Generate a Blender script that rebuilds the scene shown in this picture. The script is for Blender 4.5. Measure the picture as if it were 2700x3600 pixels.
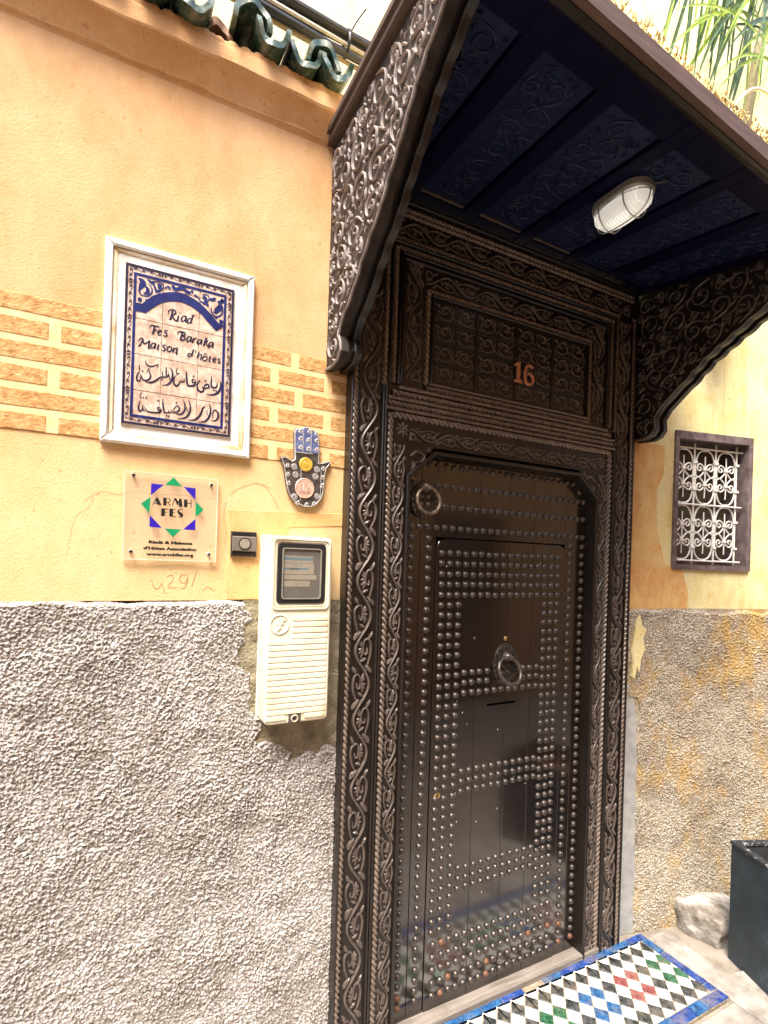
import bpy, bmesh, math, random
import numpy as np
from mathutils import Matrix, Vector
rnd = random.Random(7); R = math.radians
S = bpy.context.scene
for o in list(bpy.data.objects): bpy.data.objects.remove(o)
# ---------------------------------------------------------------- camera, sky, sun, exposure
cam = bpy.data.objects.new('camera', bpy.data.cameras.new('camera')); S.collection.objects.link(cam)
th = math.atan2(1850, 3530); roll = 0.031
d = Vector((math.sin(th), math.cos(th), 0)); r0 = Vector((math.cos(th), -math.sin(th), 0)); u0 = Vector((0, 0, 1))
cr_, sr_ = math.cos(roll), math.sin(roll)
rx = r0*cr_ + u0*sr_; up = u0*cr_ - r0*sr_
cam.matrix_world = Matrix(((rx.x, up.x, -d.x, 0), (rx.y, up.y, -d.y, -1.598), (rx.z, up.z, -d.z, 1.6), (0, 0, 0, 1)))
cam.data.sensor_fit = 'VERTICAL'; cam.data.sensor_height = 36; cam.data.sensor_width = 27
cam.data.lens = 1850/3600*36; cam.data.shift_y = 177/3600; cam.data.clip_start = .02; cam.data.clip_end = 200
S.camera = cam
W = bpy.data.worlds.new('World'); S.world = W; W.use_nodes = True
wn = W.node_tree; wn.nodes.clear()
sky = wn.nodes.new('ShaderNodeTexSky'); sky.sky_type = 'NISHITA'; sky.sun_disc = False
SUN_EL, SUN_AZ = 61, 224          # azimuth clockwise from +y: the sun stands in front of the wall and to the left
sky.sun_elevation = R(SUN_EL); sky.sun_rotation = R(SUN_AZ); sky.dust_density = 4; sky.ozone_density = 1
bg = wn.nodes.new('ShaderNodeBackground'); bg.inputs[1].default_value = .13
wo = wn.nodes.new('ShaderNodeOutputWorld'); wn.links.new(sky.outputs[0], bg.inputs[0]); wn.links.new(bg.outputs[0], wo.inputs[0])
sun = bpy.data.objects.new('sun', bpy.data.lights.new('sun', 'SUN')); S.collection.objects.link(sun)
sun.data.energy = 1.5; sun.data.angle = R(24); sun.data.color = (1, .95, .86)
sd = Vector((math.sin(R(SUN_AZ))*math.cos(R(SUN_EL)), math.cos(R(SUN_AZ))*math.cos(R(SUN_EL)), math.sin(R(SUN_EL))))
sun.rotation_euler = sd.to_track_quat('Z', 'Y').to_euler(); sun.location = (-3, -4, 8)
S.view_settings.view_transform = 'Standard'; S.view_settings.look = 'None'; S.view_settings.gamma = 1
S.view_settings.use_curve_mapping = False; S.view_settings.exposure = 2.28
S.cycles.max_bounces = 8

# ---------------------------------------------------------------- helpers
def node(t, ty, **k):
    n = t.nodes.new(ty)
    for a, b in k.items(): setattr(n, a, b)
    return n
def ramp(t, fac, stops):
    n = node(t, 'ShaderNodeValToRGB'); e = n.color_ramp.elements
    while len(e) < len(stops): e.new(.5)
    for q, (p, c) in zip(e, stops): q.position = p; q.color = (*c, 1)
    t.links.new(fac, n.inputs[0]); return n.outputs[0]
def noise(t, co, scale, detail=4, rough=.55, stretch=None, dist=0):
    if stretch:
        m = node(t, 'ShaderNodeMapping'); m.inputs['Scale'].default_value = stretch; t.links.new(co, m.inputs[0]); co = m.outputs[0]
    n = node(t, 'ShaderNodeTexNoise'); n.inputs['Scale'].default_value = scale; n.inputs['Detail'].default_value = detail
    n.inputs['Roughness'].default_value = rough; n.inputs['Distortion'].default_value = dist
    t.links.new(co, n.inputs['Vector']); return n.outputs[0]
def mix(t, fac, a, b, mode='MIX'):
    n = node(t, 'ShaderNodeMix', data_type='RGBA', blend_type=mode)
    for s, v in ((0, fac), (6, a), (7, b)):
        if isinstance(v, (int, float)): n.inputs[s].default_value = v
        elif isinstance(v, tuple): n.inputs[s].default_value = (*v, 1)
        else: t.links.new(v, n.inputs[s])
    return n.outputs[2]
def new_mat(name):
    m = bpy.data.materials.new(name); m.use_nodes = True; t = m.node_tree
    b = t.nodes['Principled BSDF']; c = node(t, 'ShaderNodeTexCoord').outputs['Object']
    return m, t, b, c
def bump(t, b, h, strength, dist):
    n = node(t, 'ShaderNodeBump'); n.inputs['Strength'].default_value = strength; n.inputs['Distance'].default_value = dist
    t.links.new(h, n.inputs['Height']); t.links.new(n.outputs[0], b.inputs['Normal'])
def mat(name, c1, c2=None, scale=30, rough=.7, bs=None, bd=.0015, bstr=.5, stretch=None, metal=0, spec=.5, c3=None, coat=0, lo=.35, hi=.65, rvar=0):
    m, t, b, c = new_mat(name); c2 = c2 or c1
    n = noise(t, c, scale, 5, .6, stretch)
    st = [(lo, c1), (hi, c2)] if c3 is None else [(lo, c1), ((lo+hi)/2, c2), (hi, c3)]
    t.links.new(ramp(t, n, st), b.inputs['Base Color'])
    b.inputs['Roughness'].default_value = rough; b.inputs['Metallic'].default_value = metal; b.inputs['Specular IOR Level'].default_value = spec
    b.inputs['Coat Weight'].default_value = coat; b.inputs['Coat Roughness'].default_value = .15
    if rvar:
        mr = node(t, 'ShaderNodeMapRange'); mr.inputs[3].default_value = max(.03, rough-rvar); mr.inputs[4].default_value = rough+rvar
        t.links.new(noise(t, c, scale*.7, 4, .6, stretch), mr.inputs[0]); t.links.new(mr.outputs[0], b.inputs['Roughness'])
    if bs: bump(t, b, noise(t, c, bs, 5, .6, stretch), bstr, bd)
    return m

class MB:
    """collects faces in a local (u, v, n) frame; T turns them into world points"""
    def __init__(s, T=None): s.v = []; s.f = []; s.T = T
    def add(s, vs, fs):
        k = len(s.v); s.v += vs; s.f += [tuple(i+k for i in f) for f in fs]
    def box(s, u0, u1, v0, v1, n0, n1, bev=0):
        b = bev
        if not b:
            s.add([(u0, v0, n0), (u1, v0, n0), (u1, v1, n0), (u0, v1, n0), (u0, v0, n1), (u1, v0, n1), (u1, v1, n1), (u0, v1, n1)],
                  [(3, 2, 1, 0), (4, 5, 6, 7), (0, 1, 5, 4), (1, 2, 6, 5), (2, 3, 7, 6), (3, 0, 4, 7)])
        else:
            s.prism([(u0, v0), (u1, v0), (u1, v1), (u0, v1)], n0, n1, bev)
    def prism(s, pts, n0, n1, bev=0, cap0=True):
        n = len(pts)
        if sum(pts[i][0]*pts[(i+1) % n][1]-pts[(i+1) % n][0]*pts[i][1] for i in range(n)) < 0: pts = pts[::-1]
        rings = [[(p[0], p[1], n0) for p in pts]]
        if bev:
            ins = inset(pts, bev)
            rings += [[(p[0], p[1], n1-bev) for p in pts], [(p[0], p[1], n1) for p in ins]]
        else: rings += [[(p[0], p[1], n1) for p in pts]]
        vs = [p for r in rings for p in r]; fs = []
        for a in range(len(rings)-1):
            for i in range(n): j = (i+1) % n; fs.append((a*n+i, a*n+j, a*n+n+j, a*n+n+i))
        m = (len(rings)-1)*n
        fs.append(tuple(range(m, m+n)))
        if cap0: fs.append(tuple(range(n-1, -1, -1)))
        s.add(vs, fs)
    def stroke(s, pts, w, h, n0=0, sub=5, flat=False, closed=False):
        """a carved ridge (or flat print) along a spline; pts (u, v[, width])"""
        P = spline(pts, sub, closed); k = len(P)
        if len(P[0]) < 3: P = [(p[0], p[1], w) for p in P]
        cs = [(-.5, 0), (.5, 0)] if flat else [(-.5, 0), (-.36, .72), (0, 1), (.36, .72), (.5, 0)]
        m = len(cs); vs = []; fs = []
        for i in range(k):
            a = P[max(i-1, 0)] if not closed else P[i-1]; b = P[min(i+1, k-1)] if not closed else P[(i+1) % k]
            tx, ty = b[0]-a[0], b[1]-a[1]; L = math.hypot(tx, ty) or 1; px, py = ty/L, -tx/L
            ww = P[i][2]; hh = h*min(1, ww/(w or ww) if w else 1)
            for o, q in cs: vs.append((P[i][0]-px*o*ww, P[i][1]-py*o*ww, n0+(h if flat else q*hh)))
        for i in range(k-1 if not closed else k):
            j = (i+1) % k
            for c in range(m-1): fs.append((i*m+c+1, i*m+c, j*m+c, j*m+c+1))
        s.add(vs, fs)
    def rope(s, a, b, R_, pitch, n0=0, slant=1, seg=6, ns=7):
        ax, ay = a; L = math.hypot(b[0]-ax, b[1]-ay); tx, ty = (b[0]-ax)/L, (b[1]-ay)/L; px, py = ty, -tx
        k = int(L/pitch*seg)+1; vs = []; fs = []
        for i in range(k+1):
            t = i*L/k
            for j in range(ns):
                ph = math.pi*j/(ns-1)
                q = abs(math.sin(math.pi*(t/pitch+slant*ph/math.pi)))
                rr = R_*(.12+.88*q**.5)
                o = -math.cos(ph)*rr; h = math.sin(ph)*rr
                vs.append((ax+tx*t-px*o, ay+ty*t-py*o, n0+h))
        for i in range(k):
            for j in range(ns-1): fs.append((i*ns+j+1, i*ns+j, i*ns+ns+j, i*ns+ns+j+1))
        s.add(vs, fs)
    def dome(s, c, r, h, n0=0, seg=10, rings=3):
        vs = [(c[0], c[1], n0+h)]; fs = []
        for i in range(1, rings+1):
            a = math.pi/2*i/rings
            for j in range(seg):
                q = 2*math.pi*j/seg; vs.append((c[0]+r*math.sin(a)*math.cos(q), c[1]+r*math.sin(a)*math.sin(q), n0+h*math.cos(a)))
        for j in range(seg): fs.append((0, 1+j, 1+(j+1) % seg))
        for i in range(rings-1):
            for j in range(seg):
                a = 1+i*seg+j; b = 1+i*seg+(j+1) % seg; fs.append((a, a+seg, b+seg, b))
        s.add(vs, fs)
    def torus(s, c, r0_, r1, n0=0, seg=32, ts=8, tilt=None, wob=0):
        vs = []; fs = []
        for i in range(seg):
            a = 2*math.pi*i/seg; rr = r1*(1+wob*math.sin(i*2.1))
            for j in range(ts):
                b = 2*math.pi*j/ts; q = r0_+rr*math.cos(b)
                p = Vector((q*math.cos(a), q*math.sin(a), rr*math.sin(b)))
                if tilt: p = tilt @ p
                vs.append((c[0]+p.x, c[1]+p.y, n0+p.z))
        for i in range(seg):
            for j in range(ts):
                fs.append((i*ts+j, ((i+1) % seg)*ts+j, ((i+1) % seg)*ts+(j+1) % ts, i*ts+(j+1) % ts))
        s.add(vs, fs)
    def disc(s, c, r, n0, n1, seg=24, bev=0):
        s.prism([(c[0]+r*math.cos(2*math.pi*i/seg), c[1]+r*math.sin(2*math.pi*i/seg)) for i in range(seg)], n0, n1, bev)
    def tube(s, pts, r, seg=8, sub=4):
        """round tube through 3-D points given directly in the (u, v, n) frame"""
        P = spline(pts, sub); k = len(P); vs = []; fs = []
        for i in range(k):
            t = (Vector(P[min(i+1, k-1)])-Vector(P[max(i-1, 0)])).normalized()
            a = t.cross(Vector((.13, .31, .94))).normalized(); b = t.cross(a)
            for j in range(seg):
                q = 2*math.pi*j/seg; vs.append(tuple(Vector(P[i])+a*math.cos(q)*r+b*math.sin(q)*r))
        for i in range(k-1):
            for j in range(seg): fs.append((i*seg+j, i*seg+(j+1) % seg, (i+1)*seg+(j+1) % seg, (i+1)*seg+j))
        fs.append(tuple(range(seg-1, -1, -1))); fs.append(tuple(range((k-1)*seg, k*seg)))
        s.add(vs, fs)
    def mesh(s, name, m, ang=40):
        me = bpy.data.meshes.new(name)
        me.from_pydata([s.T(*p) for p in s.v] if s.T else s.v, [], s.f)
        me.materials.append(m); me.shade_smooth(); me.set_sharp_from_angle(angle=R(ang)); me.update()
        return me
    def build(s, name, m, parent=None, ang=40, **k):
        return link(name, s.mesh(name, m, ang), parent, **k)
def link(name, me, parent=None, loc=None, label=None, cat=None, group=None, kind=None):
    o = bpy.data.objects.new(name, me); S.collection.objects.link(o)
    if parent is not None:
        o.parent = parent; o.matrix_parent_inverse = PINV.get(parent.name, Matrix())
    if loc: o.location = loc
    if parent is not None and not loc: pass
    for a, b in (('label', label), ('category', cat), ('group', group), ('kind', kind)):
        if b: o[a] = b
    PINV[o.name] = (Matrix.Translation(Vector(loc)) @ Matrix()).inverted() if loc else Matrix()
    return o
PINV = {}
def thing(name, label, cat, loc=(0, 0, 0), group=None):
    return link(name, None, None, loc, label, cat, group)
def inset(pts, b):
    n = len(pts); out = []
    for i in range(n):
        p0, p1, p2 = (Vector(pts[i-1][:2]), Vector(pts[i][:2]), Vector(pts[(i+1) % n][:2]))
        e1 = (p1-p0).normalized(); e2 = (p2-p1).normalized()
        n1 = Vector((-e1.y, e1.x)); n2 = Vector((-e2.y, e2.x)); m = n1+n2
        m = m/max(.3, m.dot(n1)) if m.length > 1e-6 else n1
        out.append((p1.x+m.x*b, p1.y+m.y*b))
    return out
def spline(pts, sub=5, closed=False):
    if len(pts) < 3 and not closed and sub > 1:
        sub = 1
    n = len(pts); out = []; A = [tuple(map(float, p)) for p in pts]
    for i in range(n if closed else n-1):
        p0 = A[i-1] if (i > 0 or closed) else A[0]; p1 = A[i]; p2 = A[(i+1) % n]; p3 = A[(i+2) % n] if (closed or i+2 < n) else A[n-1]
        for q in range(sub):
            t = q/sub; t2 = t*t; t3 = t2*t
            out.append(tuple(.5*(2*b+(c-a)*t+(2*a-5*b+4*c-e)*t2+(3*b-a-3*c+e)*t3) for a, b, c, e in zip(p0, p1, p2, p3)))
    if not closed: out.append(A[-1])
    return out
def WALL(y0): return lambda u, v, n: (u, y0-n, v)
def rounded(x0, x1, y0, y1, r, k=5):
    o = []
    for cx, cy, a in ((x1-r, y0+r, -90), (x1-r, y1-r, 0), (x0+r, y1-r, 90), (x0+r, y0+r, 180)):
        for i in range(k+1):
            q = R(a+90*i/k); o.append((cx+r*math.cos(q), cy+r*math.sin(q)))
    return o
rng = np.random.default_rng(3)
def gnoise(sh, sig):
    w = rng.standard_normal(sh); ky = np.fft.fftfreq(sh[0])[:, None]; kx = np.fft.fftfreq(sh[1])[None]
    n = np.fft.ifft2(np.fft.fft2(w)*np.exp(-2*(math.pi*sig)**2*(kx*kx+ky*ky))).real
    return n/n.std()
def grid_mesh(name, X, Y, Z, m, mask=None):
    ny, nx = X.shape; me = bpy.data.meshes.new(name)
    v = np.stack([X, Y, Z], -1).reshape(-1, 3); idx = np.arange(ny*nx).reshape(ny, nx)
    q = np.stack([idx[:-1, :-1], idx[:-1, 1:], idx[1:, 1:], idx[1:, :-1]], -1)
    q = q.reshape(-1, 4) if mask is None else q[mask[:-1, :-1] & mask[1:, 1:] & mask[:-1, 1:] & mask[1:, :-1]]
    me.vertices.add(len(v)); me.vertices.foreach_set('co', v.ravel())
    me.loops.add(q.size); me.loops.foreach_set('vertex_index', q.ravel().astype(np.int32))
    me.polygons.add(len(q)); me.polygons.foreach_set('loop_start', np.arange(0, q.size, 4, dtype=np.int32))
    me.update(calc_edges=True); me.materials.append(m); me.shade_smooth(); me.validate()
    return me
def text_mesh(txt, size, m, bold=0, sx=1, name='lettering', extrude=0):
    c = bpy.data.curves.new(name, 'FONT'); c.body = txt; c.size = size; c.align_x = 'CENTER'; c.offset = bold; c.extrude = extrude; c.resolution_u = 3
    o = bpy.data.objects.new(name, c); S.collection.objects.link(o)
    bpy.context.view_layer.update()
    me = bpy.data.meshes.new_from_object(o.evaluated_get(bpy.context.evaluated_depsgraph_get()))
    bpy.data.objects.remove(o); me.materials.clear(); me.materials.append(m); me.name = name
    me.transform(Matrix.Diagonal((sx, 1, 1, 1)))
    return me
# ---------------------------------------------------------------- ornament
def vine(mb, o, ax, L, half, h, hgt, w, ph=0, n0=0):
    """undulating stem with a hooked scroll, a fan leaf and drop leaves in every hollow. o origin, ax unit direction"""
    px, py = -ax[1], ax[0]
    def g(s, t, *r): return (o[0]+ax[0]*s+px*t, o[1]+ax[1]*s+py*t, *r)
    A = half*.82; K = int(round(L/h)); h = L/K
    pts = []
    for i in range(K*6+1):
        s = i*h/6; pts.append(g(s, A*.86*math.cos(math.pi*s/h+ph), w*.92))
    mb.stroke(pts, w, hgt*1.15, n0, 2)
    for k in range(0, K+1):
        c = k*h; sg = -1 if math.cos(math.pi*k+ph) > 0 else 1; e = rnd.uniform(.92, 1.08)
        def q(a, b, ww): 
            s = min(max(c+(a+rnd.uniform(-.025, .025))*h, .003), L-.003); return g(s, sg*(b+rnd.uniform(-.035, .035))*A, ww*w*rnd.uniform(.9, 1.12))
        mb.stroke([q(-.60, .45, .3), q(-.42, .66, .65), q(-.15, .96*e, .85), (q(.12, 1.0*e, .85)), q(.30, .70, .8), q(.27, .28, .7), q(.07, .08, .7), q(-.11, .26, .65), q(-.08, .52, .6), q(.05, .54, .45)], w, hgt*.95, n0, 3)
        for z in range(5):                      # fan leaf springing from the hook towards the stem
            a = math.radians(-64+z*32)
            mb.stroke([q(.03-.05*math.sin(a), .14, .4), q(.03+.20*math.sin(a), .06-.34*math.cos(a), 1.0), q(.03+.30*math.sin(a), .06-.56*math.cos(a), .3)], w, hgt*.85, n0, 2)
        mb.stroke([q(-.44, .30, .4), q(-.55, .70, 1.7), q(-.66, 1.0, 1.3), q(-.72, 1.12, .25)], w, hgt*.95, n0, 3)      # drop leaf
        mb.stroke([q(.29, .62, .4), q(.42, .90, 1.4), q(.54, 1.12, .3)], w, hgt*.9, n0, 3)
        mb.stroke([q(-.34, -.20, .3), q(-.30, .10, 1.3), q(-.24, .42, .3)], w, hgt*.85, n0, 2)
def scroll(mb, c, r, hgt, n0, chir, a0, w):
    pts = []
    for i in range(13):
        t = i/12; rr = r*(1-.72*t); a = a0+chir*t*2.7*math.pi
        pts.append((c[0]+rr*math.cos(a), c[1]+rr*math.sin(a), w*(1.1-.5*t)))
    ex = a0-chir*.7
    pts.insert(0, (c[0]+r*1.5*math.cos(ex), c[1]+r*1.5*math.sin(ex), w*.4))
    mb.stroke(pts, w, hgt, n0, 2)
    mb.dome(c, w*.7, hgt*.8, n0, 7, 2)
    for k in range(3):
        a = a0+chir*(1.1+k*1.9); b = a+chir*.55
        mb.stroke([(c[0]+r*.95*math.cos(a), c[1]+r*.95*math.sin(a), w*.4), (c[0]+r*1.17*math.cos(a+chir*.3), c[1]+r*1.17*math.sin(a+chir*.3), w*1.25), (c[0]+r*1.42*math.cos(b), c[1]+r*1.42*math.sin(b), w*.2)], w, hgt*.85, n0, 3)
def leaf(mb, c, r, a, hgt, n0, w):
    for k in (-.9, -.45, 0, .45, .9):
        q = a+k
        mb.stroke([(c[0]-r*.6*math.cos(a), c[1]-r*.6*math.sin(a), w*.35), (c[0]+r*.25*math.cos(q), c[1]+r*.25*math.sin(q), w*.9), (c[0]+r*math.cos(q), c[1]+r*math.sin(q), w*.2)], w, hgt*.85, n0, 2)
def carve_fill(mb, inside, box, rmax, rmin, hgt, n0=0, w=.008, tries=1600):
    cs = []
    for i in range(tries):
        r = rmax*(1-i/tries)**1.3; r = max(r, rmin)
        c = (rnd.uniform(box[0], box[1]), rnd.uniform(box[2], box[3]))
        if not all(inside(c[0]+r*1.2*math.cos(a), c[1]+r*1.2*math.sin(a)) for a in np.arange(0, 6.28, .78)): continue
        if any(math.hypot(c[0]-p[0], c[1]-p[1]) < (r+q)*1.08 for p, q in cs): continue
        cs.append((c, r))
    for c, r in cs:
        ww = min(w, r*.36)
        if r > rmin*1.5: scroll(mb, c, r, hgt, n0, rnd.choice((-1, 1)), rnd.uniform(0, 6.28), ww)
        else: leaf(mb, c, r*1.25, rnd.uniform(0, 6.28), hgt, n0, ww)
def in_poly(pts):
    def f(x, y):
        c = False; n = len(pts)
        for i in range(n):
            (x1, y1), (x2, y2) = pts[i], pts[(i+1) % n]
            if (y1 > y) != (y2 > y) and x < (x2-x1)*(y-y1)/(y2-y1)+x1: c = not c
        return c
    return f
SIGN_ARABIC=[[(2745,21102,20),(2763,20996,43),(2733,20850,59),(2640,20734,55),(2507,20681,35),(2365,20670,8)],[(2491,21233,12),(2495,21105,35),(2489,20985,43),(2510,20900,47)],[(2491,20906,39),(2558,20898,43),(2634,20922,39),(2660,21017,24),(2649,21074,12)],[(2285,20829,23),(2338,20937,39),(2404,20959,43),(2434,20896,39),(2360,20843,35),(2266,20826,27),(2255,20883,15)],[(2272,20827,23),(2287,20770,42),(2232,20717,46),(2147,20745,50),(2110,20837,42),(2122,20937,27),(2167,21014,27),(2185,21046,10)],[(2046,21020,15),(1981,21027,30),(1977,20949,34),(2048,20952,31),(2065,21004,19)],[(2061,21004,27),(2058,20915,42),(2013,20858,46),(1885,20825,42),(1839,20845,42)],[(1818,21239,9),(1812,21131,38),(1826,20979,45),(1848,20847,45)],[(1769,21026,9),(1763,20928,23),(1736,20914,23),(1725,20989,11)],[(1736,20914,19),(1691,20895,23),(1689,20963,11)],[(1691,20895,23),(1646,20906,26),(1621,20825,34),(1560,20765,45),(1495,20820,45),(1483,20933,34),(1516,21026,19),(1560,21073,9)],[(1577,21278,9),(1544,21195,22),(1559,21102,26),(1607,21130,26),(1625,21105,11)],[(1381,21249,9),(1431,21173,33),(1453,21043,45),(1422,20884,45),(1345,20774,37),(1240,20726,22),(1161,20724,5)],[(1364,21035,11),(1372,20951,26),(1395,20898,11)],[(1283,21248,9),(1282,21124,33),(1294,21012,37),(1338,21002,30),(1344,21098,11)],[(1190,21125,9),(1187,21030,26),(1216,20959,33),(1286,20963,33),(1306,21014,18)],[(1251,20956,26),(1146,20927,33),(1078,20866,40),(1010,20797,44),(891,20737,40),(754,20730,7)],[(754,21321,9),(765,21239,25),(844,21179,33),(964,21203,29),(1101,21297,9)],[(1076,21245,18),(1036,21133,9)],[(845,21142,11),(857,21022,29),(894,20916,40),(854,20815,40),(770,20770,36),(684,20773,32)],[(789,20990,11),(837,21112,14)],[(638,20923,18),(665,20854,32),(701,20776,36)],[(627,20996,14),(570,20910,29),(548,20794,36),(575,20725,43),(634,20754,29),(631,20856,14)],[(622,21191,7),(598,21111,18),(625,21070,18)],[(2566,20007,16),(2553,20124,27),(2587,20238,27),(2654,20249,35),(2715,20159,47),(2708,20059,47),(2644,19959,35),(2510,19939,8)],[(2448,20424,8),(2490,20312,35),(2494,20154,47),(2433,19986,47),(2322,19880,35),(2136,19846,8)],[(2397,20237,12),(2400,20119,23),(2430,20075,8)],[(2347,20318,19),(2283,20258,39),(2240,20114,46),(2169,19985,50),(2060,19890,38),(1868,19856,8)],[(1888,20427,8),(1937,20299,34),(1942,20144,46),(1891,20000,45),(1784,19896,34),(1604,19858,7)],[(1848,20226,11),(1860,20111,23),(1888,20096,8)],[(1741,20431,8),(1787,20313,30),(1803,20180,38),(1761,20057,41),(1673,19985,37),(1564,19996,22)],[(1509,20036,19),(1524,20134,22),(1594,20213,26),(1649,20174,34),(1633,20084,34),(1545,20022,30),(1456,20017,26)],[(1456,20017,26),(1436,20081,15)],[(1447,20006,22),(1385,19993,26),(1375,20052,15)],[(1385,19987,26),(1315,19970,29),(1244,19983,33)],[(1224,20370,9),(1222,20237,33),(1241,20088,40),(1261,19986,40)],[(1171,20076,15),(1100,20093,26),(1102,20027,29),(1172,20020,29)],[(1189,20060,22),(1173,19991,37),(1104,19948,37),(966,19929,33),(845,19938,29),(774,20011,18),(764,20066,7)],[(729,20098,14),(715,20002,29),(768,19935,32)],[(653,20197,14),(619,20061,29),(614,19967,39),(657,19918,39),(699,19962,21),(729,20098,11)],[(690,20456,7),(645,20345,18),(656,20272,25),(689,20297,14)],[(2547,20817,27),(2570,20821,47),(2593,20821,27)],[(2611,20813,27),(2633,20817,47),(2657,20817,27)],[(2312,21051,27),(2335,21055,46),(2357,21055,27)],[(1983,21116,27),(2006,21120,46),(2028,21120,27)],[(1166,20870,26),(1187,20874,44),(1208,20874,26)],[(589,21035,25),(609,21039,43),(629,21039,25)],[(666,21000,25),(686,21004,43),(707,21004,25)],[(1552,20292,26),(1573,20296,45),(1595,20296,26)],[(1305,19888,26),(1326,19892,44),(1347,19891,26)],[(1363,19882,26),(1385,19886,44),(1406,19885,26)],[(1080,20266,26),(1100,20270,44),(1121,20269,26)],[(712,20291,25),(732,20295,43),(752,20295,25)],[(780,20303,25),(800,20307,43),(821,20307,25)]]
SIGN_LATIN=[[(1298,22714,16),(1295,22798,24),(1372,22854,25),(1460,22856,33),(1472,22778,37),(1396,22707,25)],[(1402,22835,41),(1360,22603,45),(1311,22581,16)],[(1396,22707,29),(1448,22604,41),(1508,22576,37),(1547,22606,12)],[(1563,22737,37),(1537,22604,41),(1577,22592,17)],[(1586,22828,29),(1598,22809,29)],[(1752,22762,29),(1672,22743,25),(1635,22649,37),(1656,22595,29),(1725,22649,21),(1762,22765,33),(1746,22622,42),(1786,22611,17)],[(1894,22733,25),(1823,22716,25),(1795,22634,38),(1817,22586,29),(1876,22643,21)],[(1941,22841,38),(1887,22624,42),(1907,22612,17)],[(1992,22853,25),(1911,22823,17)],[(832,22206,12),(849,22283,24),(924,22301,32),(1068,22303,28)],[(962,22299,40),(920,22103,44),(883,22078,20)],[(937,22189,24),(1023,22199,24)],[(1053,22133,24),(1110,22178,28),(1118,22221,24),(1070,22210,24),(1044,22131,36),(1074,22076,32),(1131,22109,16)],[(1292,22251,24),(1233,22248,24),(1215,22202,32),(1275,22153,37),(1248,22090,28),(1170,22087,20)],[(1559,22186,16),(1556,22270,25),(1645,22301,33),(1735,22290,33),(1737,22227,33),(1648,22196,21),(1728,22182,33),(1731,22108,37),(1652,22069,29),(1602,22079,17)],[(1675,22297,37),(1622,22073,41)],[(1919,22215,25),(1838,22207,25),(1791,22111,38),(1812,22062,29),(1881,22121,21),(1919,22215,34),(1893,22070,38)],[(1980,22196,38),(1944,22060,38),(1972,22151,21),(2031,22208,30),(2052,22180,21)],[(2206,22193,25),(2124,22186,25),(2075,22099,38),(2097,22061,30),(2167,22120,21),(2206,22193,34),(2168,22066,38)],[(2317,22283,38),(2252,22041,43)],[(2279,22155,21),(2361,22217,26),(2321,22143,21),(2355,22064,34),(2419,22023,34)],[(2317,22283,21),(2359,22282,17)],[(2508,22184,26),(2435,22179,26),(2396,22094,39),(2407,22053,30),(2469,22100,21),(2519,22187,34),(2491,22061,39),(2533,22059,17)],[(571,21807,16),(606,21877,24),(672,21881,32),(602,21691,32),(556,21681,16)],[(672,21881,36),(713,21756,36),(841,21878,20)],[(841,21878,36),(819,21676,40),(857,21674,16)],[(995,21829,24),(919,21822,24),(874,21730,36),(894,21682,28),(959,21738,20),(995,21829,32),(971,21678,36)],[(1072,21825,36),(1047,21684,36),(1085,21682,12)],[(1124,21882,28),(1136,21872,28)],[(1265,21836,24),(1206,21834,24),(1179,21786,32),(1238,21736,32),(1211,21678,28),(1153,21680,16)],[(1353,21824,29),(1295,21780,33),(1298,21696,33),(1357,21688,29),(1404,21751,33),(1402,21813,29),(1353,21824,24)],[(1471,21818,37),(1436,21673,37)],[(1444,21707,20),(1472,21776,21),(1540,21822,29),(1551,21782,33),(1524,21671,37),(1574,21681,12)],[(1932,21738,27),(1858,21742,23),(1833,21679,34),(1861,21646,27),(1924,21698,19)],[(1979,21885,31),(1934,21671,34)],[(2039,21868,27),(2032,21789,11)],[(2133,21849,31),(2083,21653,31)],[(2091,21684,19),(2145,21754,19),(2200,21775,27),(2193,21696,31),(2168,21612,27)],[(2304,21758,27),(2240,21705,31),(2242,21637,31),(2299,21619,27),(2354,21680,31),(2352,21738,27),(2304,21758,23)],[(2257,21778,15),(2311,21838,19),(2351,21787,16)],[(2445,21797,27),(2412,21642,35),(2460,21636,20)],[(2400,21729,19),(2485,21737,20)],[(2535,21687,23),(2601,21721,24),(2599,21760,24),(2542,21748,23),(2520,21674,31),(2555,21632,27),(2612,21660,16)],[(2735,21758,24),(2677,21756,24),(2668,21705,28),(2717,21685,32),(2690,21630,28),(2642,21640,16)]]
SIGN_ARCH=[[(459,22824),(626,22832),(735,22967),(882,23109),(1032,23211),(1184,23282),(1338,23338),(1495,23375),(1633,23380),(1774,23364),(1937,23311),(2103,23236),(2250,23133),(2400,23008),(2529,22887),(2638,22782),(2814,22758),(2837,22565),(2582,22539),(2452,22661),(2302,22789),(2216,22887),(2111,22958),(1945,23045),(1822,23095),(1701,23122),(1561,23128),(1424,23103),(1288,23062),(1154,23002),(1040,22921),(947,22835),(836,22724),(726,22604),(456,22599)]]
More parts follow.
